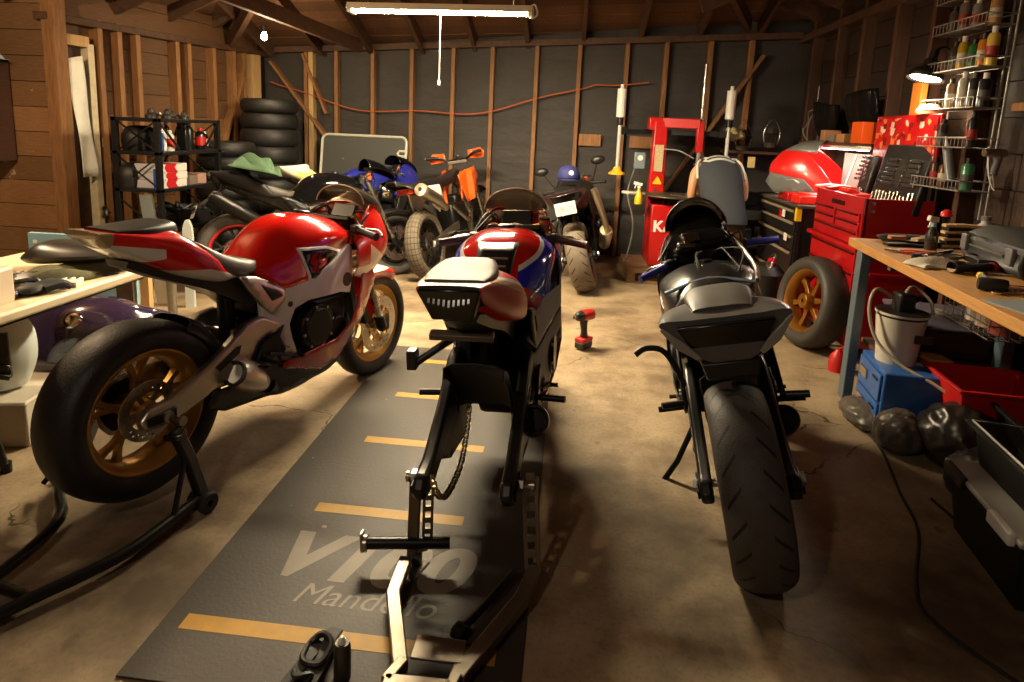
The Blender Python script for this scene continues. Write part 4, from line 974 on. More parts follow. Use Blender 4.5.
# paper in the doorway
t = MB(); g = []
for i in range(9):
    u = i / 8; g.append([( -.085 - .012 * sin(7 * v + 4 * u), .045 + .01 * v + .14 * u + .13 * v * .6, 1.83 - .98 * v + .04 * u * (1 - v)) for v in [k / 12 for k in range(13)]])
o = one(t.rings(g, False, False, False), 'paper_sheet', mat('white paper', (238, 238, 226), .7), 'long white sheet of paper hanging in the doorway beside the corner post', 'paper', (*LW0, 0), LWR, thick=.002)
o.location = (LW0[0] + .10, LW0[1] - .02, 0)
one(MB().box((0, 0, 0), (.012, .05, .085)).box((.004, 0, 0), (.012, .022, .034)), 'wall_tag', mat('yellowed plastic', (214, 186, 120), .5), 'small yellowed switch plate on the stud beside the black shelf', 'switch', (LW0[0] + .03, LW0[1] + .40 , 1.14), LWR, bev=.003)
# black steel shelf
t = thing('shelving_unit', 'black steel shelving unit against the boarded left wall', 'shelf', (-3.48, 5.13, 0))
SB = mat('black shelf steel', (26, 25, 24), .45, .3)
for x in (-.18, .18):
    for y in (-.42, .42): MB().box((x, y, .69), (.04, .04, 1.38)).build('upright', SB, t)
for z in (.10, .45, .80, 1.10, 1.365): MB().box((0, 0, z), (.40, .88, .03)).build('shelf_board', SB, t, bev=.003)
for y in (-.42, .42):
    for z in (.12, .47, .82, 1.11): MB().bar((-.17, y, z), (.17, y, z + .25), .006, .02, (0, 1, 0)).bar((.17, y, z), (-.17, y, z + .25), .006, .02, (0, 1, 0)).build('cross_brace', SB, t)
MB().bar((.19, -.40, 1.34), (.19, -.16, 1.13), .02, .006, (1, 0, 0)).bar((.19, .40, 1.34), (.19, .2, 1.13), .02, .006, (1, 0, 0)).bar((-.19, -.4, .12), (-.19, .4, 1.3), .03, .006, (1, 0, 0)).build('cross_brace', SB, t)
SX, SY = -3.48, 5.13
def bottle(name, label, ctg, loc, r, h, m, capm, group=None, neck=.4, lab=None, square=False):
    t = thing(name, label, ctg, loc, group=group)
    if square: MB().box((0, 0, h * .4), (r * 2, r * 1.3, h * .8)).cyl((r * .4, 0, h * .78), (r * .4, 0, h * .88), r * .3, 12).build('body', m, t, bev=r * .2)
    else: MB().lathe([(0, 0), (r * .95, 0), (r, h * .03), (r, h * .7), (r * .8, h * .8), (r * neck, h * .86), (r * neck, h * .9), (0, h * .9)], n=18).build('body', m, t)
    q = (r * .4, 0) if square else (0, 0)
    MB().cyl((*q, h * .87), (*q, h), r * neck * 1.15, 14).build('cap', capm, t)
    if lab:
        if square: MB().box((0, 0, h * .38), (r * 1.5, r * 1.32, h * .4)).build('label_band', lab, t)
        else: MB().lathe([(r * 1.01, h * .2), (r * 1.01, h * .6)], n=18).build('label_band', lab, t)
    return t
bl = mat('blue bottle', (40, 80, 160), .35); rd = mat('red label', (190, 30, 30), .5); wl_ = mat('white label', (220, 214, 204), .5); bk = mat('black bottle', (22, 21, 20), .3)
gx = SX + .10
bottle('oil_bottle', 'blue oil bottle at the near end of the upper shelf', 'bottle', (gx + .05, SY - .36, 1.115), .03, .19, bl, WHITE, 'bottles on the black shelf', square=True)
bottle('oil_bottle', 'white bottle with a red label beside the blue bottle on the black shelf', 'bottle', (gx, SY - .27, 1.115), .04, .21, WHITE, rd, 'bottles on the black shelf', lab=rd, square=True)
bottle('oil_bottle', 'shorter white bottle with a red label, third along the upper shelf', 'bottle', (gx + .02, SY - .18, 1.115), .035, .17, WHITE, WHITE, 'bottles on the black shelf', lab=rd)
bottle('oil_bottle', 'slim dark bottle with a pale cap on the upper shelf', 'bottle', (gx - .08, SY - .08, 1.115), .03, .24, bk, WHITE, 'bottles on the black shelf')
bottle('oil_bottle', 'tall black oil bottle at the middle of the upper shelf', 'bottle', (gx, SY + .03, 1.115), .045, .23, bk, bk, 'bottles on the black shelf', square=True)
bottle('oil_bottle', 'black bottle with a grey neck right of the tall black one', 'bottle', (gx - .02, SY + .14, 1.115), .04, .24, bk, GREY, 'bottles on the black shelf')
bottle('oil_bottle', 'black bottle with a red and white label on the upper shelf', 'bottle', (gx + .02, SY + .25, 1.115), .045, .19, bk, rd, 'bottles on the black shelf', lab=rd)
bottle('oil_bottle', 'small white topped bottle at the far end of the upper shelf', 'bottle', (gx, SY + .35, 1.115), .03, .16, bk, WHITE, 'bottles on the black shelf', lab=wl_)
rw = zone('red and white box print', (222, 214, 206), [((186, 24, 30), [(-1, 0, 1.2, -.16), (1, 0, -1.2, -.02)]), ((40, 90, 180), [(-1, 0, 0, .165)])], .5, coat=0, absy=False)
def bx_print():
    t = NT('red zigzag carton print'); sp = t.add('ShaderNodeSeparateXYZ'); t.l.new(t.obj(), sp.inputs[0]); y = sp.outputs[1]; z = sp.outputs[2]
    k = t.math('MULTIPLY_ADD', t.math('PINGPONG', z, .035), 1.0, y); f = t.math('MULTIPLY', t.math('GREATER_THAN', k, -.10), t.math('LESS_THAN', k, .035))
    g = t.math('LESS_THAN', y, -.125)
    t.set(Base_Color=t.mix(g, t.mix(f, rgb(224, 216, 206), rgb(186, 24, 30)), rgb(196, 196, 200)), Roughness=.5); return t.m
RW = bx_print()
for k in range(3):
    one(MB().box((0, 0, .033), (.24, .32, .064)), 'parts_box', RW, ('red and white box at the bottom of the stack on the middle shelf', 'red and white box in the middle of the stack on the middle shelf', 'red and white box on top of the stack on the middle shelf')[k], 'box', (SX + .06, SY - .22 + .006 * (k % 2), .815 + k * .066), R(1.5 * (1 - k)), 'red and white boxes', bev=.003)
one(MB().box((0, 0, .08), (.07, .03, .16)), 'parts_box', mat('blue carton', (40, 84, 176), .5), 'blue carton standing on edge at the near end of the box stack', 'box', (SX + .155, SY - .40, .815), 0, bev=.003)
one(MB().box((0, 0, .04), (.16, .14, .08)), 'parts_box', mat('grey carton', (120, 104, 94), .6), 'small greyish box right of the red and white stack', 'box', (SX + .08, SY + .06, .815), R(6), bev=.003)
one(MB().box((0, 0, .045), (.14, .11, .09)), 'parts_box', mat('pinkish carton', (168, 130, 116), .6), 'small pinkish box further right on the middle shelf', 'box', (SX + .09, SY + .20, .815), R(-8), bev=.003)
for k, (x, y, s) in enumerate(((-.02, -.2, .05), (.06, -.11, .045), (.0, 0, .055), (.07, .1, .04))):
    b = MB().lathe([(0, 0), (s, 0), (s * 1.05, s * .5), (s * .6, s * .9), (s * .6, s * 1.3), (s * .35, s * 1.5), (0, s * 1.5)], n=16).cyl((s, 0, s * .5), (s * 1.6, 0, s * .8), s * .25, 8)
    one(b, 'brake_part', mat('dull grey casting', (84, 80, 76), .35, .7), ('round grey metal part on top of the shelf, nearest us', 'second grey metal part on top of the black shelf', 'largest grey metal part on top of the black shelf', 'grey metal part on top of the shelf, farthest along')[k], 'metal part', (SX + x, SY + y, 1.38), k, 'metal parts on the shelf top')
for k, (y, z, s, l) in enumerate(((-.25, .465, .1, 'dark lump of engine parts at the near end of the lower shelf'), (0, .465, .12, 'dark bundle of parts in the middle of the lower shelf'), (.25, .465, .1, 'dark bundle of parts at the far end of the lower shelf'), (-.2, .115, .12, 'dark box of scraps at the near end of the bottom shelf'), (.2, .115, .13, 'dark box of scraps at the far end of the bottom shelf'))):
    rn = random.Random(k); b = MB().box((0, 0, s * .5), (.2, .22, s))
    for _ in range(5): b.tube([(rn.uniform(-.08, .08), rn.uniform(-.1, .1), s), (rn.uniform(-.1, .1), rn.uniform(-.1, .1), s * 1.5), (rn.uniform(-.1, .1), rn.uniform(-.1, .1), s)], .015, 8, smooth=4)
    one(b, 'parts_bin', mat('sooty parts', (34, 31, 29), .5, .3), l, 'parts', (SX + .02, SY + y, z), 0, 'dark parts on the low shelves', bev=.01)
for k, (y, z, h, l) in enumerate(((-.22, 1.115, .2, 'black bag at the back of the upper shelf, behind the bottles'), (-.30, .815, .2, 'black bag at the back of the middle shelf, behind the boxes'), (.12, .815, .16, 'dark case at the back of the middle shelf, behind the small boxes'))):
    one(MB().loft([[(x * w_, y_ * w_, q) for x, y_ in ((-.07, -.12), (.07, -.12), (.07, .12), (-.07, .12))] for q, w_ in ((0, .95), (h * .5, 1.05), (h * .9, .8), (h, .4))], 3, 3), 'storage_bag', mat('sooty parts', (34, 31, 29), .5, .3), l, 'bag', (SX - .12, SY + y, z))
# two posts by the shelf
one(MB().box((0, 0, .42), (.07, .012, .84)).box((.035, .015, .42), (.012, .03, .84)).box((-.035, .015, .42), (.012, .03, .84)), 'metal_channel', ALU, 'upright aluminium channel standing in front of the black shelf', 'metal channel', (-3.0, 4.25, 0), R(20), rot=(R(2), R(-5), R(20)))
one(MB().tube([(0, 0, .0), (0, 0, .28)], .03, 14).tube([(0, 0, .28), (0, 0, .62)], .024, 14).lathe([(0, .62), (.03, .62), (.034, .68), (0, .70)], n=14).lathe([(0, 0), (.075, 0), (.075, .012), (.03, .02)], n=18), 'support_post', mat('worn steel post', (150, 142, 130), .35, .8), 'worn steel support post with a dark sleeve standing beside the aluminium channel', 'post', (-2.72, 3.95, 0))
one(MB().loft([[(x, y, z) for x, y in ((-w, -.02), (w, -.02), (w, .02), (-w, .02))] for z, w in ((0, .03), (.4, .03), (.54, .034), (.62, .026), (.66, .01))], 3, 1), 'fairing_strip', mat('pale fairing paint', (196, 204, 200), .3), 'narrow white fairing strip standing upright right of the aluminium channel', 'fairing', (-2.78, 4.25, 0), R(15))
# stacks of tyres
def tyre(label, loc, group, Ro=.32, w=.17, rr=.22, tilt=(0, 0), rz=0):
    o = one(tyre_mb((0, 0, 0), Ro, w, rr, (0, 0, 1), 48), 'tyre', TY_OLD, label, 'tyre', loc, rz, group, rot=(tilt[0], tilt[1], rz), ang=60)
    k = o.modifiers.new('Solidify', 'SOLIDIFY'); k.thickness = .010; k.offset = -1; return o
rn = random.Random(5); z = 0; words = ['bottom', 'second', 'third', 'fourth', 'fifth', 'sixth', 'seventh', 'eighth', 'ninth', 'topmost']
for k in range(9):
    w_ = (.20, .19, .18, .19, .17, .18, .19, .17, .15)[k]
    tyre('%s tyre %s the tall stack in the back corner' % (words[k] if k < 8 else 'topmost', 'from the floor in' if 0 < k < 8 else 'of'), (-3.40 + rn.uniform(-.015, .015), 6.78 + rn.uniform(-.015, .015), z + w_ / 2), 'tall stack of tyres', .315 + rn.uniform(-.01, .008), w_, rz=k); z += w_ + .001
z = 0
for k in range(8):
    w_ = (.15, .15, .14, .15, .14, .15, .14, .14)[k]
    tyre('%s tyre %s the short stack next to the black shelf' % (words[k] if k < 7 else 'topmost', 'from the floor in' if 0 < k < 7 else 'of'), (-3.56 + rn.uniform(-.01, .01), 6.14 + rn.uniform(-.01, .01), z + w_ / 2), 'short stack of tyres', .295, w_, .2, rz=k); z += w_ + .001
# folded table leaning on the back wall
t = thing('folded_table', 'grey folded table leaning on the back wall beside the tyre stacks', 'table', (-2.46, 6.98, 0), rot=(R(-9), 0, R(-4)))
def rrect(w, h, r, n=6):
    o = []
    for cx_, cy_, a in ((w / 2 - r, h / 2 - r, 0), (-w / 2 + r, h / 2 - r, 90), (-w / 2 + r, -h / 2 + r, 180), (w / 2 - r, -h / 2 + r, 270)):
        for k in range(n + 1): o.append((cx_ + r * cos(R(a + 90 * k / n)), cy_ + r * sin(R(a + 90 * k / n))))
    return o
pp = rrect(1.04, 1.28, .07)
MB().prism(pp, (0, 0, .64), (1, 0, 0), (0, 0, 1), (0, .03, 0)).build('tabletop', mat('grey hammertone panel', (60, 61, 57), .55), t)
MB().tube([(x, -.005, .64 + z) for x, z in pp], .016, 8, closed=True).build('rim', mat('pale table rim', (186, 184, 168), .45), t)
b = MB().tube([(.52, -.008, 1.12), (.44, -.008, 1.12), (.42, -.008, 1.09), (.44, -.008, 1.06), (.52, -.008, 1.06)], .014, 8)
b.build('leg_bracket', mat('pale table rim', (186, 184, 168), .45), t)
MB().cyl((-.25, -.004, 1.0), (-.25, 0, 1.0), .014, 12).build('rivet', STEEL, t)
# ---------------------------------------------------------------- mat, stands and loose things on the floor
t = thing('floor_mat', 'long black rubber garage mat with yellow stripes and grey lettering', 'mat', (0, 0, 0))
MX0, MX1, MY0, MY1 = -1.08, -.055, 1.27, 3.76
def mat_rub():
    q = NT('dusty rubber mat'); f = q.noise(3, 6, .65); g = q.noise(90, 3); d = q.noise(22, 2)
    c = q.mix(f, rgb(30, 26, 22), rgb(66, 56, 45)); c = q.mix(q.math('GREATER_THAN', d, .76), c, rgb(128, 116, 98))
    q.set(Base_Color=c, Roughness=q.math('MULTIPLY_ADD', f, .25, .5)); q.bump(g, .3, .003); return q.m
MB().b2((MX0, MY0, 0), (MX1, MY1, .006)).build('rubber_sheet', mat_rub(), t, bev=.002)
YS = mat('worn yellow mat print', (164, 122, 30), .6, var=.3, scale=25)
for y, x0, x1 in ((1.46, -1.02, -.13), (2.03, -.87, -.32), (2.55, -.86, -.32), (3.04, -.86, -.32), (3.53, -.86, -.32)):
    MB().b2((x0, y - .027, .006), (x1, y + .027, .0068)).build('yellow_stripe', YS, t)
PR = mat('grey mat print', (116, 106, 93), .6, var=.25, scale=25)
text('lettering', 'V100', .285, PR, t, (-.595, 1.765, .0062), (0, 0, R(-1)), .0004, 1.06, shear=.28, bold=.012)
text('lettering', 'Mandello', .118, PR, t, (-.545, 1.605, .0062), (0, 0, R(-1)), .0004, 1.0, shear=.3, bold=0)

# raw aluminium paddock stand under the middle motorcycle
t = thing('paddock_stand', 'bare aluminium rear paddock stand under the motorcycle without a rear wheel', 'stand', (0, 0, 0))
RAW = mat('raw welded aluminium', (142, 132, 118), .45, 1, var=.25, bump=.1, bscale=60)
MB().path([(-.455, 1.745, .05), (-.455, 1.60, .045), (-.365, 1.36, .04)], .04, .03).build('arm', RAW, t, bev=.004)
MB().path([(-.215, 1.35, .04), (-.075, 1.63, .05), (-.045, 1.72, .08)], .042, .034).build('arm', RAW, t, bev=.004)
MB().path([(-.345, 1.415, .055), (-.21, 1.415, .055)], .075, .008).build('cross_plate', RAW, t, bev=.002)
MB().path([(-.395, 1.31, .042), (-.225, 1.315, .042)], .035, .03).path([(-.36, 1.38, .042), (-.39, 1.31, .042)], .03, .03).path([(-.215, 1.38, .042), (-.225, 1.31, .042)], .03, .03).build('cross_bar', RAW, t, bev=.004)
def flat_holes(p0, p1, w, th, n, sd):
    """perforated flat bar: ladder of strips round open holes"""
    b = MB(); p0, p1, sd = V(p0), V(p1), V(sd).normalized(); d = p1 - p0; L = d.length; d.normalize(); nn = d.cross(sd)
    for s in (-1, 1): b.path([p0 + sd * s * w * .38, p1 + sd * s * w * .38], w * .24, th, nn)
    for k in range(n + 1):
        c = p0 + d * (L * (k + .02) / (n + .04)); b.path([c, c + d * L / (n * 2.1)], w * .56, th, nn)
    return b
flat_holes((-.05, 1.72, .07), (-.075, 1.79, .34), .05, .012, 6, (1, .1, 0)).path([(-.03, 1.73, .07), (-.055, 1.80, .34)], .008, .04, (0, 1, 0)).build('upright', RAW, t, bev=.001)
MB().path([(-.445, 1.79, .03), (-.44, 1.795, .31)], .036, .022, (0, 1, 0)).build('upright', mat('dull steel', (112, 102, 90), .4, .9), t, bev=.003)
flat_holes((-.40, 1.80, .07), (-.405, 1.83, .29), .035, .01, 6, (1, .3, 0)).path([(-.43, 1.78, .07), (-.40, 1.80, .07)], .02, .03).build('perforated_plate', RAW, t, bev=.001)
MB().cyl((-.60, 1.755, .085), (-.325, 1.80, .085), .019, 14).build('roller_tube', SATIN, t)
MB().path([(-.60, 1.755, .06), (-.603, 1.755, .125)], .03, .008, (1, 0, 0)).cyl((-.60, 1.755, .085), (-.585, 1.757, .085), .027, 14).build('end_tab', STEEL, t, bev=.002)
MB().tube([(-.11, 1.74, .05), (-.20, 1.58, .03), (-.235, 1.52, .03)], .012, 8).cyl((-.25, 1.52, .026), (-.22, 1.50, .026), .024, 12).build('strut', SATIN, t)
for x in (-.43, -.04): MB().cyl((x - .012, 1.79, .024), (x + .012, 1.79, .024), .024, 16).build('caster', RUB, t)

# black paddock stand carrying the red and silver motorcycle
t = thing('paddock_stand', 'black tubular paddock stand lifting the rear of the red and silver motorcycle', 'stand', (0, 0, 0))
BP = mat('black painted tube', (24, 23, 22), .3, .3)
MB().tube([(-1.265, 1.95, .06), (-1.30, 1.78, .05), (-1.345, 1.62, .045), (-1.50, 1.37, .04), (-1.60, 1.12, .04)], .019, 12, smooth=4).build('side_tube', BP, t)
MB().tube([(-1.86, 2.08, .06), (-1.78, 1.9, .05), (-1.66, 1.76, .05), (-1.63, 1.52, .045), (-1.70, 1.2, .04)], .019, 12, smooth=4).build('side_tube', BP, t)
MB().tube([(-1.625, 1.47, .042), (-1.455, 1.435, .042)], .016, 10).build('cross_tube', BP, t)
MB().tube([(-1.60, 1.13, .04), (-1.70, 1.2, .04)], .018, 10).build('cross_tube', BP, t)
for a, top in (((-1.265, 1.95, .055), (-1.345, 1.93, .32)), ((-1.86, 2.08, .055), (-1.735, 2.05, .32))):
    a, top = V(a), V(top)
    MB().path([a, a.lerp(top, .5) + V((.0, .01, 0)), top], .03, .05, (0, 1, 0)).build('upright', BP, t, bev=.006)
    MB().tube([a + V((-.02, -.14, -.005)), a.lerp(top, .62)], .010, 8).build('strut', BP, t)
    ax_ = V((.953, -.303, 0))
    for s in (-.028, .028): MB().lathe([(.012, -.012), (.034, -.012), (.040, -.006), (.040, .006), (.034, .012), (.012, .012)], a + ax_ * s - V((0, 0, .014)), ax_, 22, closed=True).build('caster', RUB, t)
    MB().path([top + V((0, -.03, -.02)), top + V((0, 0, -.03)), top + V((0, .03, -.015))], .05, .02).build('hook', BP, t, bev=.004)

# cordless impact driver standing on its battery
t = thing('impact_driver', 'red and black cordless impact driver standing on the floor between the motorcycles', 'power tool', (.14, 3.98, 0), R(236))
MB().box((0, 0, .032), (.115, .075, .045)).build('battery', BLK, t, bev=.01)
MB().box((0, 0, .066), (.11, .074, .03)).build('battery_mount', mat('red tool plastic', (196, 30, 24), .4), t, bev=.006)
MB().tube([(-.0, 0, .07), (.005, 0, .13), (.018, 0, .20)], [.027, .022, .028], 16).build('grip', BLK, t)
MB().tube([(-.085, 0, .222), (-.07, 0, .224), (.05, 0, .235)], [.026, .037, .037], 18).build('motor_housing', mat('red tool plastic', (196, 30, 24), .4), t)
MB().tube([(.05, 0, .235), (.09, 0, .238), (.105, 0, .239)], [.035, .029, .016], 18).build('nose', mat('dark nose cone', (70, 68, 66), .35, .7), t)
MB().cyl((.105, 0, .239), (.135, 0, .241), .010, 10).build('chuck', STEEL, t)
MB().box((.04, 0, .185), (.014, .016, .03)).build('trigger', BLK, t, bev=.004)
# black strap bundle and a dark tube at the near edge of the mat
t = thing('strap', 'black folded ratchet strap lying at the near edge of the mat', 'strap', (-.60, 1.37, .008), R(-8))
MB().path([(-.03, -.10, .012), (-.02, -.04, .018), (-.005, .03, .03), (.0, .09, .02), (.005, .115, .008)], .034, .008).path([(.03, -.10, .012), (.03, -.02, .022), (.02, .05, .04), (.012, .10, .02)], .034, .008).build('webbing', RUB, t, bev=.002)
MB().tube([(-.028, .03, .03), (0, .05, .05), (.035, .03, .045), (.03, -.02, .03), (-.02, -.02, .028)], .009, 8, closed=True, smooth=4).tube([(-.02, -.06, .03), (0, -.08, .04), (.03, -.06, .035), (.02, -.1, .02)], .008, 8, smooth=4).build('buckle', BLK, t)
b = MB()
for k in range(10): b.ell((-.09 + .014 * k, -.115 + .012 * sin(k * 2.1), .01 + .006 * (k % 3)), (.008, .011, .008), 8, 6)
b.build('tag_beads', mat('grey beads', (104, 98, 88), .6), t)
t = thing('tube', 'short dark metal tube with a pale tip standing at the near edge of the mat', 'tube', (-.515, 1.35, .006))
MB().tube([(0, 0, 0), (0, 0, .085), (0, 0, .10)], [.022, .022, .018], 16).build('barrel', mat('dark tube', (60, 55, 48), .4, .5), t)
MB().cyl((0, 0, .10), (0, 0, .116), .012, 12, .004).build('tip', WHITE, t)
# hanging chain of the middle motorcycle
for o in COL.objects:
    if o.type == 'EMPTY' and o.get('label', '').startswith('red, white and blue'):
        chain_mb([(.50, .075, .50), (.42, .075, .43), (.33, .072, .33), (.22, .07, .255), (.10, .075, .235), (.0, .08, .255), (-.05, .09, .31), (-.04, .10, .35)]).build('drive_chain', mat('brass chain', (150, 128, 92), .35, .9), o)
        MB().box((-.03, 0, .80), (.03, .19, .02), (0, -.35, 0)).build('plate_bracket', mat('bent bracket', (96, 86, 74), .4, .4), o, bev=.003)
        MB().tube([(.05, .02, .78), (.02, .10, .73), (.0, .155, .695)], .012, 10).box((.0, .16, .71), (.04, .03, .06)).build('indicator_arm', BLK, o, bev=.004)
# hoses over the floor on the right
one(MB().tube([(1.54, 3.38, .006), (1.53, 3.1, .006), (1.52, 2.88, .006), (1.42, 2.5, .006), (1.36, 2.25, .006), (1.2, 1.95, .006), (1.16, 1.8, .006), (1.26, 1.6, .006), (1.42, 1.42, .006)], .006, 8, smooth=6), 'air_hose', mat('dark hose', (34, 28, 24), .6), 'thin dark hose curving over the floor from the bench leg', 'hose')
one(MB().tube([(1.53, 2.48, .006), (1.545, 2.32, .006), (1.53, 2.18, .006), (1.5, 1.9, .006), (1.55, 1.7, .006)], .006, 8, smooth=6), 'air_hose', mat('dark hose', (34, 28, 24), .6), 'short dark hose on the floor beside the clear tubs', 'hose')
# orange lead strung along the back wall
pts = []
for k in range(40):
    u = k / 39; x = -3.72 + 4.5 * u; pts.append((x, min(by(x) - .09, by(x) - .09), 1.86 - .36 * sin(PI * min(1, u * 1.15)) ** .8 + .12 * u + .03 * sin(u * 19)))
one(MB().tube(pts, .007, 6), 'extension_lead', mat('orange lead', (176, 84, 40), .5), 'orange extension lead strung along the studs of the back wall', 'lead')
# ---------------------------------------------------------------- the person bent over the tyre changer
def skin_mesh(name, verts, edges, radii, roots, m, parent, levels=2):
    me = bpy.data.meshes.new(name); me.from_pydata(verts, edges, []); o = bpy.data.objects.new(name, me); COL.objects.link(o)
    if parent: o.parent = parent
    k = o.modifiers.new('Skin', 'SKIN'); k.use_smooth_shade = True; k.branch_smoothing = .6
    if not me.skin_vertices: me.skin_vertices.new()
    for i, r in enumerate(radii):
        s = me.skin_vertices[0].data[i]; s.radius = (r, r) if not isinstance(r, tuple) else r; s.use_root = i in roots
    u = o.modifiers.new('Sub', 'SUBSURF'); u.levels = levels; u.render_levels = levels
    me.materials.append(m); return o
SKIN = mat('skin', (196, 142, 104), .5, var=.08)
ps = thing('person', 'person in a dark sleeveless top bent over the red tyre machine, back toward us', 'person', (1.37, 5.68, 0))
vv = []; ee = []; rr = []
def ch(pts, start=None):
    a = start
    for p, r in pts:
        vv.append(p); rr.append(r); i = len(vv) - 1
        if a is not None: ee.append((a, i))
        a = i
    return a
ch([((0, 0, .74), .125)])
sp = ch([((-.01, .07, .90), (.135, .10)), ((-.02, .19, 1.04), (.15, .11)), ((-.02, .31, 1.13), (.15, .10))], 0)
nk = ch([((-.02, .42, 1.15), .055), ((-.02, .50, 1.13), .07), ((-.02, .58, 1.08), .085), ((-.02, .62, 1.02), .065)], sp)
hands = []
for s in (-1, 1):
    w = ch([((s * .14 - .02, .30, 1.14), .07), ((s * .205 - .015, .30, 1.10), .058), ((s * .235 - .01, .27, .97), .044), ((s * .24 - .01, .27, .865), .040), ((s * .215, .37, .85), .036), ((s * .18, .50, .86), .026), ((s * .17, .545, .86), (.034, .018))], sp)
    for k in range(4):
        b0 = len(vv); dx = (k - 1.5) * .017
        ch([((s * .17 + dx * .8, .55, .862), .0085), ((s * .17 + dx, .585, .866), .0085), ((s * .17 + dx, .615, .855), .008), ((s * .17 + dx, .63, .838), .0065)]); hands.append(b0)
    b0 = len(vv); ch([((s * .15, .52, .86), .010), ((s * .135, .55, .862), .0095), ((s * .13, .58, .852), .008)]); hands.append(b0)
    ch([((s * .10, .03, .66), .10), ((s * .13, .20, .46), .068), ((s * .13, .23, .42), .062), ((s * .13, .10, .22), .052), ((s * .13, .02, .08), .038), ((s * .135, .12, .045), .036), ((s * .14, .20, .035), .028)], 0)
skin_mesh('body', vv, ee, rr, {0, *hands}, SKIN, ps)
TOP = zone('dark grey cotton with white yoke', (50, 54, 60), [((200, 198, 190), [(0, 0, 1, 1.195), (0, 1, 0, .20)]), ((46, 48, 54), [(0, 0, 1, 1.21), (0, 1, 0, .235), (0, -1, 0, -.262)])], .85, coat=0)
def ell_ring(c, rx, ry, tilt, n=24, sq=1.0):
    o = []
    for k in range(n):
        a = 2 * PI * k / n; x, y = rx * cos(a), ry * sin(a)
        x *= 1 + .06 * abs(sin(2 * a)); o.append((c[0] + x, c[1] + y * cos(tilt), c[2] + y * sin(tilt)))
    return o
sh = [((.0, -.02, .66), .198, .15, -.1), ((.0, .0, .72), .194, .148, -.2), ((-.005, .035, .80), .184, .14, -.45), ((-.01, .09, .905), .180, .132, -.7), ((-.015, .165, 1.01), .188, .135, -.9), ((-.02, .24, 1.085), .186, .132, -1.1), ((-.02, .31, 1.13), .165, .125, -1.3), ((-.02, .365, 1.15), .12, .10, -1.45), ((-.02, .40, 1.155), .085, .078, -1.5)]
tk = MB().loft([ell_ring(*s) for s in sh], 4, 2, closed=True, caps=False).build('tank_top', TOP, ps, thick=.006, ang=80)
tr = mat('white trim print', (196, 196, 190), .7)
MB().tube([(s_ * .085 * cos(a) - .02, .40 + .02 * sin(a), 1.16 + .075 * sin(a)) for s_, a in [(1, PI * k / 12) for k in range(13)]], .012, 8).build('neck_trim', tr, tk)
MB().tube([(.15, .33, 1.215), (.178, .28, 1.18), (.190, .22, 1.12), (.196, .17, 1.04)], .012, 8, smooth=4).build('armhole_trim', tr, tk)
MB().tube([(-.185, .33, 1.205), (-.212, .28, 1.17), (-.222, .22, 1.11), (-.222, .17, 1.04)], .012, 8, smooth=4).build('armhole_trim', tr, tk)
for k, (x, z) in enumerate(((-.13, 1.235), (-.05, 1.25), (.05, 1.25), (.12, 1.235))): MB().box((x, .325, z - .012), (.05, .028, .012), (-.5, 0, 0)).build('back_print', tr, tk, bev=.003)
SHT = mat('brown shorts cloth', (64, 52, 44), .85, bump=.2, bscale=150)
b = MB().loft([ell_ring((0, .0, .76), .178, .135, -.15), ell_ring((0, .02, .68), .185, .145, -.1), ell_ring((0, .03, .60), .175, .135, 0)], 4, 1)
for s in (-1, 1): b.loft([ell_ring((s * .09, .02, .66), .10, .115, -.2, 16), ell_ring((s * .115, .10, .56), .105, .105, -.5, 16), ell_ring((s * .135, .21, .44), .10, .09, -.7, 16)], 4, 1)
b.build('shorts', SHT, ps, ang=80)
for s in (-1, 1):
    b = MB().loft([[(s * .135 + x, y, z) for x, y in ((-.045, -.05), (.045, -.05), (.055, .1), (.045, .22), (-.04, .22), (-.05, .1))] for z in (0, .03)], 2, 3)
    b.loft([[(s * .135 + x * k, .02 + (y - .02) * k, z) for x, y in ((-.042, -.045), (.042, -.045), (.05, .1), (.042, .21), (-.038, .21), (-.047, .1))] for z, k in ((.03, 1), (.07, .9), (.10, .6))], 3, 3)
    b.build('shoe', RUB, ps, ang=70)
HAIR = mat('dark hair', (30, 22, 17), .6, bump=.4, bscale=300)
MB().ell((-.02, .565, 1.095), (.098, .115, .10), 20, 12, (-.6, 0, 0)).build('hair', HAIR, ps)
for s in (-1, 1): MB().ell((-.02 + s * .095, .585, 1.06), (.012, .03, .035), 10, 6).build('ear', SKIN, ps)
# ---------------------------------------------------------------- tyre machine
TR = mat('tyre machine red', (190, 22, 20), .35, coat=.4)
PAL = wood('pallet timber', (150, 112, 74), .65, axis=(1.5, 14, 14))
t = thing('pallet', 'wooden pallet under the red tyre machine', 'pallet', (1.0, 6.35, 0))
for k in range(6): MB().b2((-.42, -.42 + k * .145, .10), (.45, -.42 + k * .145 + .11, .122)).build('deck_board', PAL, t, bev=.003)
for x in (-.42, -.02, .37): MB().b2((x, -.42, .02), (x + .08, .42, .10)).build('stringer', PAL, t, bev=.003)
for y in (-.42, .31): MB().b2((-.42, y, 0), (.45, y + .11, .02)).build('bottom_board', PAL, t, bev=.003)
t = thing('tyre_changer', 'red tyre changing machine with a post and swing arm, standing on the pallet', 'tyre machine', (1.0, 6.35, .122))
MB().prism([(-.20, 0), (.26, 0), (.26, .62), (-.20, .62)], (0, -.14, 0), (1, 0, 0), (0, 0, 1), (0, .42, 0)).build('cabinet', TR, t, bev=.012)
lt = text('lettering', 'KAT', .15, mat('white lettering', (232, 228, 220), .5), t, (-.03, -.1425, .40), (PI / 2, 0, 0), .001, 1.0, align='CENTER', bold=.006)
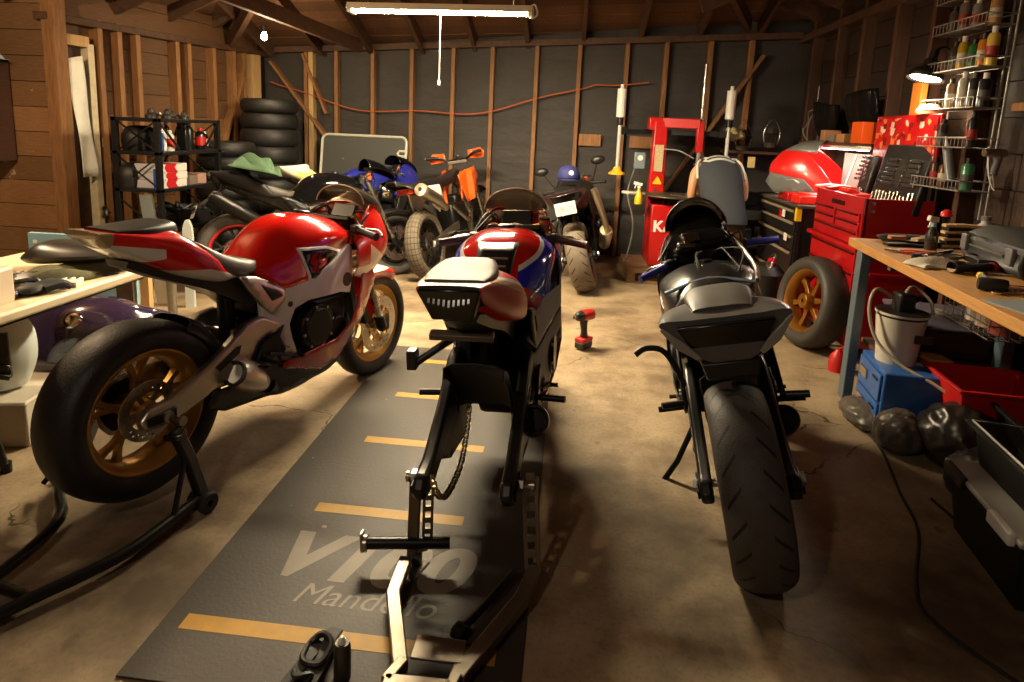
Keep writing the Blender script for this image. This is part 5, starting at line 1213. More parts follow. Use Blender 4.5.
MB().b2((-.1, -.146, .17), (.22, -.138, .18)).build('seam', mat('dark red seam', (80, 10, 10), .5), t)  # dark red strip marks the cabinet seam
MB().cyl((.0, -.02, .62), (.0, -.02, .70), .07, 20).build('spindle', DARK, t)
b = MB()
for k in range(4): a = k * PI / 2 + .4; b.path([(.0, -.02, .715), (.40 * cos(a), -.02 + .26 * sin(a), .715)], .07, .025).box((.36 * cos(a), -.02 + .23 * sin(a), .74), (.07, .06, .04), (0, 0, a))
b.lathe([(0, .70), (.30, .70), (.30, .715), (0, .715)], (.0, -.02, 0), n=32)
b.build('turntable', mat('worn turntable', (120, 108, 94), .4, .8), t, bev=.004)
MB().path([(-.30, -.10, .72), (-.48, -.2, .73)], .13, .03).build('bead_shoe', mat('pale plastic', (196, 190, 176), .4), t, bev=.012)
MB().path([(-.12, .24, .0), (-.13, .24, .75), (-.13, .23, 1.44)], [.17, .155, .13], [.18, .17, .15], (0, 1, 0)).build('column', TR, t, bev=.012)
MB().b2((-.175, .135, .93), (-.09, .15, 1.20)).build('column_plate', mat('worn decal', (190, 168, 128), .6, var=.4, scale=60), t)
MB().prism([(-.05, 0), (.05, 0), (0, .085)], (-.13, .146, .80), (1, 0, 0), (0, 0, 1), (0, -.006, 0)).build('warning_triangle', YEL, t)
MB().box((-.17, .26, 1.41), (.16, .2, .13)).build('pivot_head', TR, t, bev=.012)
MB().path([(-.16, .22, 1.425), (.25, .10, 1.42)], .09, .10).build('swing_arm', TR, t, bev=.01)
MB().path([(.245, .10, 1.44), (.25, .10, 1.14)], .07, .075, (0, 1, 0)).build('head_carrier', TR, t, bev=.01)
MB().cyl((.25, .10, 1.10), (.25, .10, 2.0), .014, 12).cyl((.25, .10, 1.03), (.25, .10, 1.14), .026, 14).ell((.25, .08, 1.02), (.05, .03, .025), 12, 6).build('mount_shaft', STEEL, t)
MB().box((-.32, .17, 1.03), (.11, .09, .17)).build('control_box', mat('grey blue box', (112, 124, 132), .4), t, bev=.01)
MB().disc((-.32, .12, 1.06), (0, 1, 0), .028, .012, 16).build('gauge', WHITE, t)
MB().tube([(-.10, .15, 1.16), (.05, .06, 1.15), (.20, .06, 1.08)], .006, 8, smooth=6).build('air_line', mat('grey air line', (150, 150, 150), .5), t)
MB().path([(-.55, .10, 1.31), (-.22, .25, 1.33)], .03, .05).path([(-.04, .25, 1.33), (.50, .12, 1.33)], .03, .05).build('assist_bar', SATIN, t)
for x, y, top, fo in ((-.55, .08, 1.74, True), (.52, .10, 1.76, False)):
    c = MB().lathe([(0, top + .04), (.018, top + .04), (.02, top), (.046, top - .005), (.046, top - .28), (.02, top - .29), (.02, top - .33), (0, top - .33)], (x, y, 0), n=18).build('press_cylinder', mat('white cylinder', (214, 210, 202), .35), t)
    MB().cyl((x, y, top - .33), (x, y, .95 if fo else 1.08), .019, 12).build('piston_rod', mat('bright rod', (206, 204, 198), .25, .3), c)
    MB().cyl((x, y, top - .29), (x, y, top - .36), .03, 14).box((x + (.04 if fo else -.04), y + .06, 1.33), (.10, .14, .07)).build('clamp', SATIN, c)
    if fo: MB().lathe([(0, .965), (.03, .96), (.05, .92), (.085, .90), (.085, .885), (0, .885)], (x, y, 0), n=20).build('press_cone', mat('amber cone', (230, 170, 40), .4), c)
MB().tube([(-.36, .2, .95), (-.42, .12, .7), (-.36, .05, .45), (-.36, 0, .25), (-.42, -.1, .02)], .010, 8, smooth=6).build('hose', mat('dull hose', (84, 78, 70), .5), t)
t = thing('spray_bottle', 'yellow spray bottle with a white trigger beside the tyre machine turntable', 'bottle', (.66, 6.17, .744))
MB().lathe([(0, 0), (.036, 0), (.038, .01), (.036, .09), (.018, .13), (.014, .15), (0, .15)], n=18).build('body', YEL, t)
MB().cyl((0, 0, .15), (0, 0, .175), .017, 12).path([(.03, 0, .19), (-.055, 0, .205)], .024, .03).path([(-.03, 0, .19), (-.045, 0, .15)], .012, .01).build('trigger_head', WHITE, t, bev=.004)

# ---------------------------------------------------------------- tool chests
CH = mat('tool chest red', (176, 16, 22), .3, coat=.5)
HD = mat('chest trim', (60, 14, 16), .35, .3)
t = thing('tool_chest', 'red rolling tool chest with stacked drawers, its lid propped open at the wall', 'tool chest', (1.85, 4.1, 0))
MB().b2((0, 0, .09), (.43, .80, .735)).build('lower_cabinet', CH, t, bev=.008)
MB().b2((-.035, -.02, .735), (.43, .82, .765)).build('ledge', CH, t, bev=.004)
b = MB().b2((0, 0, .765), (.43, .02, 1.08)).b2((0, .78, .765), (.43, .80, 1.08)).b2((.41, 0, .765), (.43, .8, 1.08)).b2((0, 0, .765), (.02, .8, 1.08)).b2((.02, .02, .765), (.41, .78, .98))
b.build('top_chest', CH, t, bev=.004)
for z0, z1, ys in ((.775, .85, ((.04, .76),)), (.855, .915, ((.04, .38), (.42, .76))), (.92, .975, ((.04, .38), (.42, .76)))):
    for y0, y1 in ys:
        d = MB().b2((-.012, y0, z0), (.0, y1, z1)).build('drawer', CH, t, bev=.003)
        MB().b2((-.026, y0 + .01, z1 - .014), (-.012, y1 - .01, z1 - .004)).build('drawer_pull', HD, d, bev=.003)
MB().b2((-.006, .3, 1.0), (-.0, .5, 1.03)).build('name_plate', HD, t)
for z0, z1 in ((.60, .725), (.46, .59), (.32, .45), (.12, .31)):
    d = MB().b2((-.012, .03, z0), (.0, .77, z1)).build('drawer', CH, t, bev=.003)
    MB().b2((-.026, .04, z1 - .018), (-.012, .76, z1 - .006)).build('drawer_pull', HD, d, bev=.003)
MB().tube([(.06, -.0, .60), (.06, -.04, .60), (.36, -.04, .60), (.36, 0, .60)], .011, 10).build('side_handle', CH, t)
for x in (.05, .38):
    for y in (.06, .74): MB().cyl((x - .015, y, .045), (x + .015, y, .045), .045, 16).box((x, y, .08), (.05, .05, .02)).build('caster', BLK, t)
for z in (1.0, 1.05): MB().disc((.05, -.003, z), (0, 1, 0), .01, .006, 12).build('rivet', STEEL, t)
def sticker_mat():
    q = NT('stickered red lid'); v = q.add('ShaderNodeTexVoronoi', distance='CHEBYCHEV'); v.inputs['Scale'].default_value = 24; q.l.new(q.obj(), v.inputs['Vector'])
    sp = q.add('ShaderNodeSeparateColor'); q.l.new(v.outputs['Color'], sp.inputs[0])
    c = q.ramp(sp.outputs[0], [(0, rgb(186, 16, 20)), (.45, rgb(200, 20, 24)), (.55, rgb(226, 200, 180)), (.68, rgb(190, 20, 24)), (.8, rgb(230, 120, 60)), (.9, rgb(120, 16, 20))])
    c.node.color_ramp.interpolation = 'CONSTANT'; q.set(Base_Color=c, Roughness=.35); return q.m
ld = MB().b2((.36, -.02, 1.23), (.385, .80, 1.62)).build('chest_lid', CH, t, bev=.006)
MB().b2((.355, .0, 1.25), (.361, .78, 1.60)).build('sticker_sheet', sticker_mat(), ld)
for y in (.01, .77): MB().bar((.37, y, 1.23), (.37, y, 1.05), .015, .02, (1, 0, 0)).build('lid_stay', STEEL, ld)
# blow moulded socket case standing in the chest
def toolcase(label, loc, rot, w, h, n, seed):
    t = thing('socket_case', label, 'tool case', loc, rot=rot)
    MB().b2((0, -w / 2, 0), (.05, w / 2, h)).build('case_half', mat('black case plastic', (30, 29, 29), .45, bump=.15, bscale=40), t, bev=.012)
    rn = random.Random(seed)
    for c in range(2):
        y0 = -w / 2 + .045 + c * (w * .46)
        for k in range(6): MB().b2((-.012, y0 + .02, .17 + k * .032), (-.001, y0 + .02 + w * .26 - k * .004, .17 + k * .032 + .024)).build('wrench_slot', mat('dark slot plastic', (52, 50, 48), .4), t, bev=.004)
        for k in range(6):
            MB().disc((-.006, y0 + .012 + k * .002, .18 + k * .032), (1, 0, 0), .010, .02, 12).build('socket', CHROME, t)
            MB().disc((-.006, y0 + .03 + w * .27 - k * .006, .18 + k * .032), (1, 0, 0), .009, .02, 12).build('socket', CHROME, t)
    for k in range(n):
        y = -w / 2 + .04 + k * (w - .08) / (n - 1); l = .06 + .035 * rn.random()
        MB().cyl((-.008, y, .03), (-.008, y, .03 + l), .005, 8).cyl((-.008, y, .03 + l), (-.008, y, .045 + l), .009, 8).build('driver', STEEL, t)
    return t
toolcase('black open tool case full of sockets standing upright in the red chest', (2.10, 4.34, .985), (0, R(12), R(6)), .50, .45, 12, 2)
toolcase('narrow black tool case at the far end of the red chest', (2.10, 4.80, .985), (0, R(10), R(3)), .15, .36, 5, 4)
for k, (y, l, s) in enumerate(((4.62, 'red plastic tray lying in the top of the red chest', .16), (4.82, 'red box of bits at the far corner of the red chest', .12))):
    one(MB().box((0, 0, .045), (.22, s, .09)).box((-.03, 0, .10), (.10, s * .6, .03), (0, .3, .2)), 'tool_tray', mat('bright red plastic', (220, 40, 26), .35), l, 'tray', (1.99 - .02 * k, y, .982), R(8), bev=.008)
for k, (y, a, l) in enumerate(((4.72, .5, 'red handled cutter lying across the red chest'), (4.88, .2, 'white trim piece lying across the far end of the red chest'))):
    b = MB().path([(-.1, 0, .0), (.02, .015, .01), (.14, .05, 0)], .02, .014).path([(-.1, .03, .0), (.02, .015, .012), (.14, -.04, 0)], .02, .014)
    one(b, 'hand_tool', (mat('bright red plastic', (220, 40, 26), .35), WHITE)[k], l, 'tool', (1.93, y, 1.095), a, bev=.004)

BCAB = mat('black cabinet', (34, 32, 31), .35, .3)
t = thing('tool_cabinet', 'black tool cabinet with pale drawer pulls between the person and the red chest', 'tool cabinet', (1.78, 5.02, 0))
MB().b2((0, 0, .10), (.5, .95, .90)).build('body', BCAB, t, bev=.006)
MB().b2((-.02, -.02, .90), (.52, .97, .925)).build('top_board', mat('worn top', (70, 58, 48), .6), t, bev=.004)
for z0, z1 in ((.80, .885), (.69, .79), (.56, .68), (.36, .55), (.13, .35)):
    d = MB().b2((-.014, .03, z0), (0, .92, z1)).build('drawer', BCAB, t, bev=.003)
    MB().b2((-.03, .05, z1 - .028), (-.014, .90, z1 - .006)).build('drawer_pull', mat('pale drawer pull', (176, 160, 130), .35, .5), d, bev=.003)
MB().b2((-.004, -.003, .10), (.03, .0, .9)).build('corner_post', BCAB, t)
MB().b2((-.02, -.006, .80), (.02, .03, .92)).build('yellow_tape', YEL, t)
for x in (.05, .45):
    for y in (.06, .9): MB().cyl((x - .015, y, .05), (x + .015, y, .05), .05, 16).build('caster', BLK, t)
for k, (y, z, c, l) in enumerate(((.12, .66, WHITE, 0), (.22, .84, WHITE, 0), (.30, .83, RED, 0))): MB().b2((-.032, y, z - .04), (-.030, y + .07, z + .02)).build('sticker', (WHITE, WHITE, RED)[k], t)
# red and grey fairing lying on the cabinet
t = thing('fairing', 'red and grey motorcycle nose fairing lying on the black tool cabinet', 'fairing', (1.98, 5.60, .945), R(140), rot=(R(-6), R(-10), R(142)))
t.scale = (1.22, 1.0, 1.1)
RF = mat('bright red fairing paint', (214, 30, 26), .25, coat=.6); GF = mat('grey fairing paint', (104, 106, 104), .3, coat=.3)
for s in (-1, 1):
    MB().loft([[(x - 1.2, s * y, z - .62) for y, z in h] for x, h in NOSE_ST], 5, 4, closed=False).build('nose_shell', RF, t, thick=.006, ang=60)
    MB().panel([(-.16, .10), (.14, .02), (.22, .08), (.20, .16), (-.05, .18)], lambda x, z: .215 - max(0, x) * .3, s, .04).build('intake_panel', GF, t, thick=.008)
MB().loft([[(x - 1.2, w * cos(a), lo - .62 + (hi - lo) * sin(a)) for a in [PI * k / 8 for k in range(9)]] for x, w, lo, hi in [(1.40, .035, .93, .93), (1.32, .10, .97, 1.005), (1.24, .13, .985, 1.055), (1.13, .15, 1.0, 1.085)]], 4, 2, closed=False).build('screen_surround', GF, t, thick=.004)
t = thing('fairing', 'pale grey side fairing with an oval opening at the far end of the black cabinet', 'fairing', (1.95, 5.93, .93), R(100))
b = MB().prism([(-.16, .0), (.12, .0), (.16, .06), (.10, .14), (-.1, .15), (-.18, .08)], (0, 0, 0), (1, 0, 0), (0, 0, 1), (0, .03, 0)); b.build('panel', mat('pale fairing paint', (196, 204, 200), .3), t, bev=.01)
MB().ell((-.03, .0, .07), (.07, .012, .032), 18, 8).build('opening', BLK, t)
one(MB().box((0, 0, .035), (.26, .16, .07)).box((0, 0, .08), (.2, .10, .02)), 'tool_tray', mat('bright red plastic', (220, 40, 26), .35), 'red tray of small parts at the near end of the black cabinet', 'tray', (1.92, 5.18, .926), R(5), bev=.01)
one(MB().box((0, 0, .035), (.2, .3, .07)), 'tool_tray', RED, 'red plastic drawer insert under the nose fairing on the black cabinet', 'tray', (1.90, 5.5, .926), R(-4), bev=.01)
# gold wheel leaning on the chest
t = thing('spare_wheel', 'loose gold motorcycle wheel with a tyre, leaning on the red tool chest', 'wheel', (1.67, 4.38, 0), rot=(R(-8), 0, R(-79)))
wr_ = rim_mb((0, 0, .32), .225, .19, 6, False, .05, .15, 1.3).build('rim', mat('bright gold wheel', (158, 108, 42), .34, .75), t, bev=.003)
tyre_mb((0, 0, .32), .322, .20, .225).build('tyre', tread('grey worn tyre', (54, 50, 45), groove=False), t, ang=60)
# shelf, light and panels above the black cabinet
one(MB().b2((2.08, 4.95, 1.40), (2.32, 6.1, 1.42)), 'wall_shelf', W_DST, 'dark board shelf over the black tool cabinet', 'shelf', bev=.003)
t = thing('work_light', 'glaring white strip light under the shelf over the black tool cabinet', 'work light', (2.14, 5.40, 1.372))
MB().b2((-.035, -.55, 0), (.035, .55, .028)).build('housing', WHITE, t, bev=.005)
MB().b2((-.03, -.53, -.006), (.03, .53, .0)).build('diffuser', emit('white strip glow', (255, 246, 230), 18), t)
t = one(MB().b2((2.24, 4.98, .93), (2.25, 5.45, 1.34)), 'backing_sheet', mat('pale plastic sheet', (130, 124, 116), .35), 'pale plastic sheet standing at the wall under the white strip light', 'panel', bev=.002)
MB().path([(2.235, 5.42, .96), (2.235, 5.22, 1.33)], .02, .004, (1, 0, 0)).build('white_strip', WHITE, t)
for k, (y, h, m_) in enumerate(((5.02, .16, ORANGE), (5.30, .07, mat('tan box', (170, 120, 80), .6)), (5.48, .06, mat('grey carton', (120, 104, 94), .6)), (5.66, .10, mat('tan box', (170, 120, 80), .6)))):
    one(MB().box((0, 0, h / 2), (.13, .15, h)), 'box', m_, ('orange box on the dark shelf at its near end', 'low tan box next to the orange box on the dark shelf', 'low grey box in the middle of the dark shelf', 'taller tan box toward the far end of the dark shelf')[k], 'box', (2.19, y, 1.421), R(6 - 5 * k), 'boxes on the dark shelf', bev=.003)
for k, (y, z, a) in enumerate(((5.25, 1.66, 8), (5.95, 1.62, -6))):
    W = [(.17, .06, .0, .05), (.10, .12, .02, .10), (0, .15, .03, .14), (-.12, .16, .05, .16)]
    one(MB().loft([[(lo + (hi - lo) * sin(q), w * cos(q) * 1.5, -x * 1.2) for q in [PI * j / 8 for j in range(9)]] for x, w, lo, hi in W], 4, 2, closed=False), 'windscreen', glass('dusty windscreen', (120, 116, 108), .22, .15), ('clear motorcycle windscreen hung on the right wall, the one nearer us', 'clear motorcycle windscreen hung on the right wall, the one farther back')[k], 'windscreen', (2.30, y, z), PI, rot=(R(a), 0, PI), thick=.003)
one(MB().tube([(.02 * sin(k), .17 * cos(2 * PI * k / 24), .17 * sin(2 * PI * k / 24)) for k in range(25)], .006, 6).tube([(.02, .15 * cos(2 * PI * k / 24), .16 * sin(2 * PI * k / 24) - .02) for k in range(25)], .006, 6), 'cable_loop', mat('pale cable', (120, 114, 104), .5), 'coil of pale cable hanging on the right wall past the windscreens', 'cable', (2.295, 6.42, 1.55))
t = thing('screwdriver', 'red handled screwdriver hanging on the right wall above the cable coil', 'screwdriver', (2.28, 6.3, 1.68))
MB().tube([(0, 0, 0), (0, 0, .04), (0, 0, .11)], [.014, .018, .014], 12).build('handle', RED, t); MB().cyl((0, 0, .11), (0, 0, .26), .004, 8).build('blade', STEEL, t)
# things in the dark back corner
for k, (x, y, z, l) in enumerate(((1.74, 6.72, 1.30, 'dull lantern hanging in the back corner, the one nearer the person'), (2.02, 6.72, 1.34, 'dull lantern hanging in the back corner, the one nearer the right wall'))):
    t = thing('lantern', l, 'lantern', (x, y, z), group='lanterns in the back corner')
    MB().lathe([(0, 0), (.06, 0), (.065, .02), (.05, .05), (0, .05)], n=16).build('fuel_base', mat('dull tin', (96, 88, 80), .4, .7), t)
    MB().lathe([(0, .15), (.05, .15), (.03, .2), (0, .22)], n=16).build('chimney_top', mat('dull tin', (96, 88, 80), .4, .7), t)
    MB().lathe([(.045, .05), (.055, .09), (.045, .15)], n=16).build('globe', SCREEN, t)
    MB().tube([(-.06, 0, .02), (-.08, 0, .16), (0, 0, .29), (.08, 0, .16), (.06, 0, .02)], .004, 6, smooth=5).build('bail', STEEL, t)
one(MB().b2((1.55, 6.58, 1.27), (2.25, 6.86, 1.295)), 'wall_shelf', W_DST, 'dark board shelf in the back right corner', 'shelf', bev=.003)
one(cloth(14, 10, .20, .12, .09, 21), 'rag', mat('pale rag', (176, 166, 120), .85, bump=.3, bscale=150), 'pale yellow and white rag hung in the back corner beside the white cylinder', 'rag', (1.62, 6.62, 1.46), rot=(R(80), 0, R(10)), thick=.01)
one(MB().b2((0, 0, 0), (.07, .02, .11)).b2((.02, -.004, .035), (.05, 0, .075)), 'power_outlet', mat('yellowed plastic', (214, 200, 160), .5), 'pale outlet box under the shelf in the back corner', 'outlet', (1.78, 6.60, 1.13), bev=.003)
for k in range(4):
    rn = random.Random(k + 40); b = MB().box((0, 0, .07), (.2 + .1 * rn.random(), .24, .14)).tube([(-.1, -.1, .14), (0, -.06, .2), (.1, .05, .15)], .02, 8, smooth=4)
    one(b, 'parts_bin', mat('dull tin', (96, 88, 80), .4, .7) if k % 2 else BLK, ('black bin of parts low in the back corner', 'grey tin low in the back corner', 'black bin of parts on the stand in the back corner', 'grey tin on the stand in the back corner')[k], 'parts', (1.72 + .34 * (k % 2), 6.55, .75 if k > 1 else .38), R(10 * k), bev=.01)
one(MB().b2((1.5, 6.35, .34), (2.25, 6.75, .37)).b2((1.5, 6.35, .72), (2.25, 6.75, .75)).b2((1.5, 6.35, 0), (1.54, 6.39, .72)).b2((2.21, 6.35, 0), (2.25, 6.39, .72)).b2((1.5, 6.71, 0), (1.54, 6.75, .72)).b2((2.21, 6.71, 0), (2.25, 6.75, .72)), 'parts_stand', BCAB, 'low black two tier stand in the dark back corner', 'stand')
t = thing('impact_wrench', 'silver and red air wrench lying by the black cabinet', 'power tool', (1.60, 4.98, .46), R(60), rot=(0, R(-30), R(60)))
MB().tube([(-.09, 0, 0), (-.05, 0, 0), (.04, 0, 0), (.10, 0, 0)], [.014, .028, .032, .024], 14).build('body', STEEL, t); MB().tube([(.03, 0, -.02), (.05, 0, -.14)], .018, 12).build('grip', BLK, t); MB().cyl((-.01, 0, 0), (.03, 0, 0), .0335, 14).build('red_band', RED, t)
one(MB().lathe([(0, 0), (.16, 0), (.17, .05), (.16, .38), (.10, .44), (0, .44)], n=20), 'bin_bag', mat('dark bag', (30, 28, 27), .4, bump=.6, bscale=14), 'dark bag standing on the floor in front of the black cabinet', 'bag', (1.57, 5.02, 0))
# ---------------------------------------------------------------- workbench and what is on and under it
BW = wood('bench top timber', (196, 140, 72), .7, axis=(14, 1.5, 14), isl=0)
BL = mat('blue grey bench steel', (92, 108, 118), .45, .2)
t = thing('workbench', 'workbench with a thick timber top on blue grey steel legs along the right wall', 'workbench', (1.56, 3.60, 0), R(-5.6))
MB().b2((0, -2.5, .855), (.72, 0, .90)).build('bench_top', BW, t, bev=.004)
for y in (-.10, -.38, -2.4):
    if y != -.38: MB().b2((.03, y - .04, 0), (.08, y + .04, .855)).build('leg', BL, t, bev=.004)
    MB().b2((.62, y - .04, 0), (.67, y + .04, .855)).build('leg', BL, t, bev=.004)
    MB().b2((.08, y - .02, .80), (.62, y + .02, .855)).build('leg_rail', BL, t)
MB().b2((.12, -.40, .32), (.72, -.04, .345)).build('lower_shelf', W_DST, t, bev=.003)
MB().b2((.12, -.412, .315), (.72, -.40, .345)).build('shelf_lip', mat('pale edge trim', (150, 140, 124), .5), t)
Z = .90
t = thing('parts_tray', 'oval black tray of small parts at the far corner of the workbench', 'tray', (1.86, 3.50, Z), R(10))
MB().lathe([(0, .004), (.13, .004), (.155, .028), (.165, .03), (.16, .022), (.135, 0), (0, 0)], n=36).xf(MX.Diagonal((1.25, .8, 1, 1))).build('dish', BLK, t)
for k, (x, y, l, m_) in enumerate(((1.77, 3.52, 'tan', mat('copper part', (190, 120, 84), .5)), (1.86, 3.48, 'pale', mat('pale part', (196, 160, 124), .6)), (1.93, 3.53, 'grey', GREY))):
    one(MB().box((0, 0, .016), (.075, .04, .026)).cyl((-.03, 0, .016), (.05, 0, .02), .014, 10), 'small_part', m_, ('tan fitting at the left of the oval tray', 'pale fitting in the middle of the oval tray', 'grey fitting at the right of the oval tray')[k], 'part', (x, y, Z + .005), k * .7, 'fittings in the oval tray', bev=.004)
t = thing('spray_bottle', 'clear spray bottle with a white and blue trigger standing on the workbench', 'bottle', (1.84, 3.32, Z), R(30))
MB().lathe([(0, 0), (.036, 0), (.038, .012), (.038, .10), (.022, .14), (.015, .155), (0, .155)], n=20).build('body', glass('cloudy bottle', (220, 210, 190), .45, .15), t)
MB().lathe([(0, .004), (.034, .004), (.034, .05), (0, .05)], n=20).build('liquid', mat('amber liquid', (120, 84, 50), .1), t)
MB().cyl((0, 0, .155), (0, 0, .18), .018, 12).build('collar', mat('pale blue plastic', (150, 186, 216), .4), t)
MB().path([(.035, 0, .20), (-.06, 0, .215)], .028, .036).path([(-.03, 0, .195), (-.05, 0, .15)], .012, .01).build('trigger_head', WHITE, t, bev=.005)
t.scale = (.76, .76, .76)
b = MB()
for s in (-1, 1): b.path([(.0, s * .02, .008), (.07, s * .03, .01), (.15, s * .016, .008)], [.018, .02, .016], .012)
t = thing('pliers', 'red handled pliers lying near the front edge of the workbench', 'pliers', (1.62, 3.16, Z), R(-12)); b.build('handles', mat('red grip', (200, 24, 28), .45), t, bev=.004)
MB().path([(0, 0, .009), (-.07, .01, .009)], [.04, .012], .01).cyl((0, 0, .002), (0, 0, .017), .012, 12).build('jaws', STEEL, t, bev=.002)
t = thing('ratchet', 'chrome air ratchet lying behind the white rag on the workbench', 'ratchet', (1.62, 2.95, Z), R(16))
MB().tube([(0, 0, .022), (.06, 0, .022), (.15, 0, .022), (.19, 0, .02)], [.016, .022, .02, .012], 14).build('body', CHROME, t); MB().box((-.03, 0, .02), (.06, .035, .024)).disc((-.045, 0, .028), (0, 0, 1), .02, .02).build('head', DARK, t, bev=.005)
MB().box((.1, 0, .046), (.08, .012, .012), (0, -.15, 0)).build('lever', BLK, t)
one(cloth(18, 12, .20, .11, .045, 31), 'rag', mat('white rag', (206, 196, 176), .85, bump=.3, bscale=150), 'crumpled white rag at the front of the workbench', 'rag', (1.60, 2.83, Z), R(10), thick=.005)
t = thing('flashlight', 'black torch with a red end lying beside the white rag', 'torch', (1.60, 2.71, Z), R(22))
MB().tube([(0, 0, .026), (.05, 0, .026), (.07, 0, .02), (.22, 0, .02)], [.026, .026, .018, .019], 16).build('barrel', BLK, t); MB().tube([(.22, 0, .02), (.25, 0, .02)], [.021, .018], 16).build('end_cap', mat('red grip', (200, 24, 28), .45), t); MB().cyl((-.004, 0, .026), (.001, 0, .026), .022, 16).build('lens', CHROME, t)
t = thing('hammer', 'hammer with a yellow banded handle and black rubber head on the workbench', 'hammer', (1.655, 2.62, Z), R(-112))
MB().tube([(0, 0, .018), (.08, 0, .02), (.22, 0, .026)], [.012, .013, .011], 12).build('handle', mat('handle green grey', (84, 86, 66), .5), t); MB().cyl((.02, 0, .018), (.055, 0, .019), .0145, 12).build('yellow_band', YEL, t); MB().tube([(.24, -.045, .026), (.24, -.035, .026), (.24, .035, .026), (.24, .045, .026)], [.021, .025, .025, .021], 16).build('head', RUB, t)
def wrench(label, loc, rz, l, m_=CHROME, grp='spanners on the workbench'):
    b = MB().path([(0, 0, .006), (l, 0, .006)], .016, .007).lathe([(.009, -.005), (.017, -.005), (.017, .005), (.009, .005)], (-.015, 0, .006), n=16, closed=True)
    b.prism([(l - .004, -.01), (l + .012, -.02), (l + .034, -.016), (l + .02, -.006), (l + .018, .006), (l + .034, .016), (l + .012, .02), (l - .004, .01)], (0, 0, .001), (1, 0, 0), (0, 1, 0), (0, 0, .010))
    return one(b, 'spanner', m_, label, 'spanner', loc, rz, grp, bev=.002)
wrench('chrome spanner lying in front of the black case on the workbench', (1.57, 2.36, Z), R(15), .18)
wrench('second chrome spanner, crossing behind the hammer head', (1.64, 2.50, Z), R(-10), .16)
wrench('long spanner beside the torch on the workbench', (1.78, 2.73, Z), R(-25), .2, STEEL)
t = thing('screwdriver', 'screwdriver with a red handle at the near right of the workbench', 'screwdriver', (1.70, 2.40, Z), R(8)); MB().tube([(0, 0, .014), (.03, 0, .015), (.09, 0, .013)], [.012, .015, .012], 12).build('handle', RED, t); MB().cyl((-.1, 0, .012), (0, 0, .013), .004, 8).build('blade', STEEL, t)
one(MB().b2((-.16, -.14, 0), (.16, .14, .004)), 'paper_pad', mat('blue grey paper', (130, 140, 142), .7), 'blue grey sheet lying at the near right of the workbench', 'sheet', (1.62, 2.14, Z), R(12))
for k, (x, y, l) in enumerate(((1.74, 3.36, 'black flat clamp lying in front of the oval tray'), (1.98, 3.02, 'black cloth strip lying by the black case'))):
    one(MB().path([(-.1, 0, .01), (0, .01, .014), (.11, 0, .008)], .05, .014), 'clamp_strip', BLK, l, 'strip', (x, y, Z), R(30 * k), bev=.004)
# cream brackets stacked behind the bottle
for k in range(4):
    b = MB().path([(0, 0, .0), (.1, .0, .006), (.22, 0, .0)], .05, .016)
    one(b, 'wooden_bracket', W_PALE, ('lowest of the four pale wooden slats behind the spray bottle', 'second pale wooden slat from the bottom behind the spray bottle', 'third pale wooden slat behind the spray bottle, near its top', 'topmost of the four pale wooden slats behind the spray bottle')[k], 'slat', (1.93 + .008 * k, 3.40 + .012 * k, Z + .012 + .034 * k), R(4 - 3 * k), 'pale slats on the workbench', bev=.004)
    if k < 3: one(MB().b2((0, -.03, 0), (.20, .03, .016)), 'dark_spacer', BLK, ('lowest of the black spacers between the pale slats', 'middle black spacer between the pale slats', 'upper black spacer between the pale slats')[k], 'spacer', (1.945 + .008 * k, 3.405 + .012 * k, Z + .0215 + .034 * k), R(2), 'black spacers')
t = thing('jug', 'grey white screw top jug at the back of the workbench under the wire rack', 'jug', (2.16, 3.44, Z)); MB().lathe([(0, 0), (.055, 0), (.065, .02), (.065, .07), (.05, .11), (.022, .135), (.02, .15), (0, .15)], n=22).build('body', mat('grey white plastic', (176, 170, 160), .4), t); MB().cyl((0, 0, .15), (0, 0, .172), .024, 16).build('cap', GREY, t)
t = thing('glass_tube', 'clear tube with a red top beside the wire rack on the workbench', 'tube', (2.03, 3.56, Z)); MB().cyl((0, 0, 0), (0, 0, .15), .016, 14).build('tube_body', SCREEN, t); MB().lathe([(0, 0), (.03, 0), (.026, .02), (.012, .035), (0, .035)], (0, 0, .15), n=16).build('top', mat('bright red plastic', (220, 40, 26), .35), t)
# black hard case
t = thing('power_tool_case', 'black plastic tool case with ribbed ends lying on the workbench', 'tool case', (2.06, 2.86, Z), R(-8))
MB().loft([[(x, y, z) for x, z in ((-.20, .0), (.2, .0), (.22, .05), (.2, .14), (.10, .165), (-.12, .165), (-.21, .12), (-.22, .05))] for y in (-.26, -.25, .25, .26)], 1, 1).build('shell', mat('case black', (24, 23, 22), .5, bump=.1, bscale=80), t, bev=.012)
MB().b2((-.228, -.14, .075), (-.214, .16, .082)).build('seam', mat('seam grey', (90, 86, 80), .5), t)
for y in (-.22, .18): MB().b2((-.235, y, .05), (-.215, y + .05, .12)).build('latch', GREY, t, bev=.005)
MB().b2((-.10, -.22, .165), (-.02, -.17, .172)).build('rib', mat('tan rib', (120, 104, 84), .5), t, bev=.002)
MB().path([(-.22, -.08, .03), (-.26, -.07, .03), (-.26, .09, .03), (-.22, .10, .03)], .025, .03).build('handle', BLK, t, bev=.006)
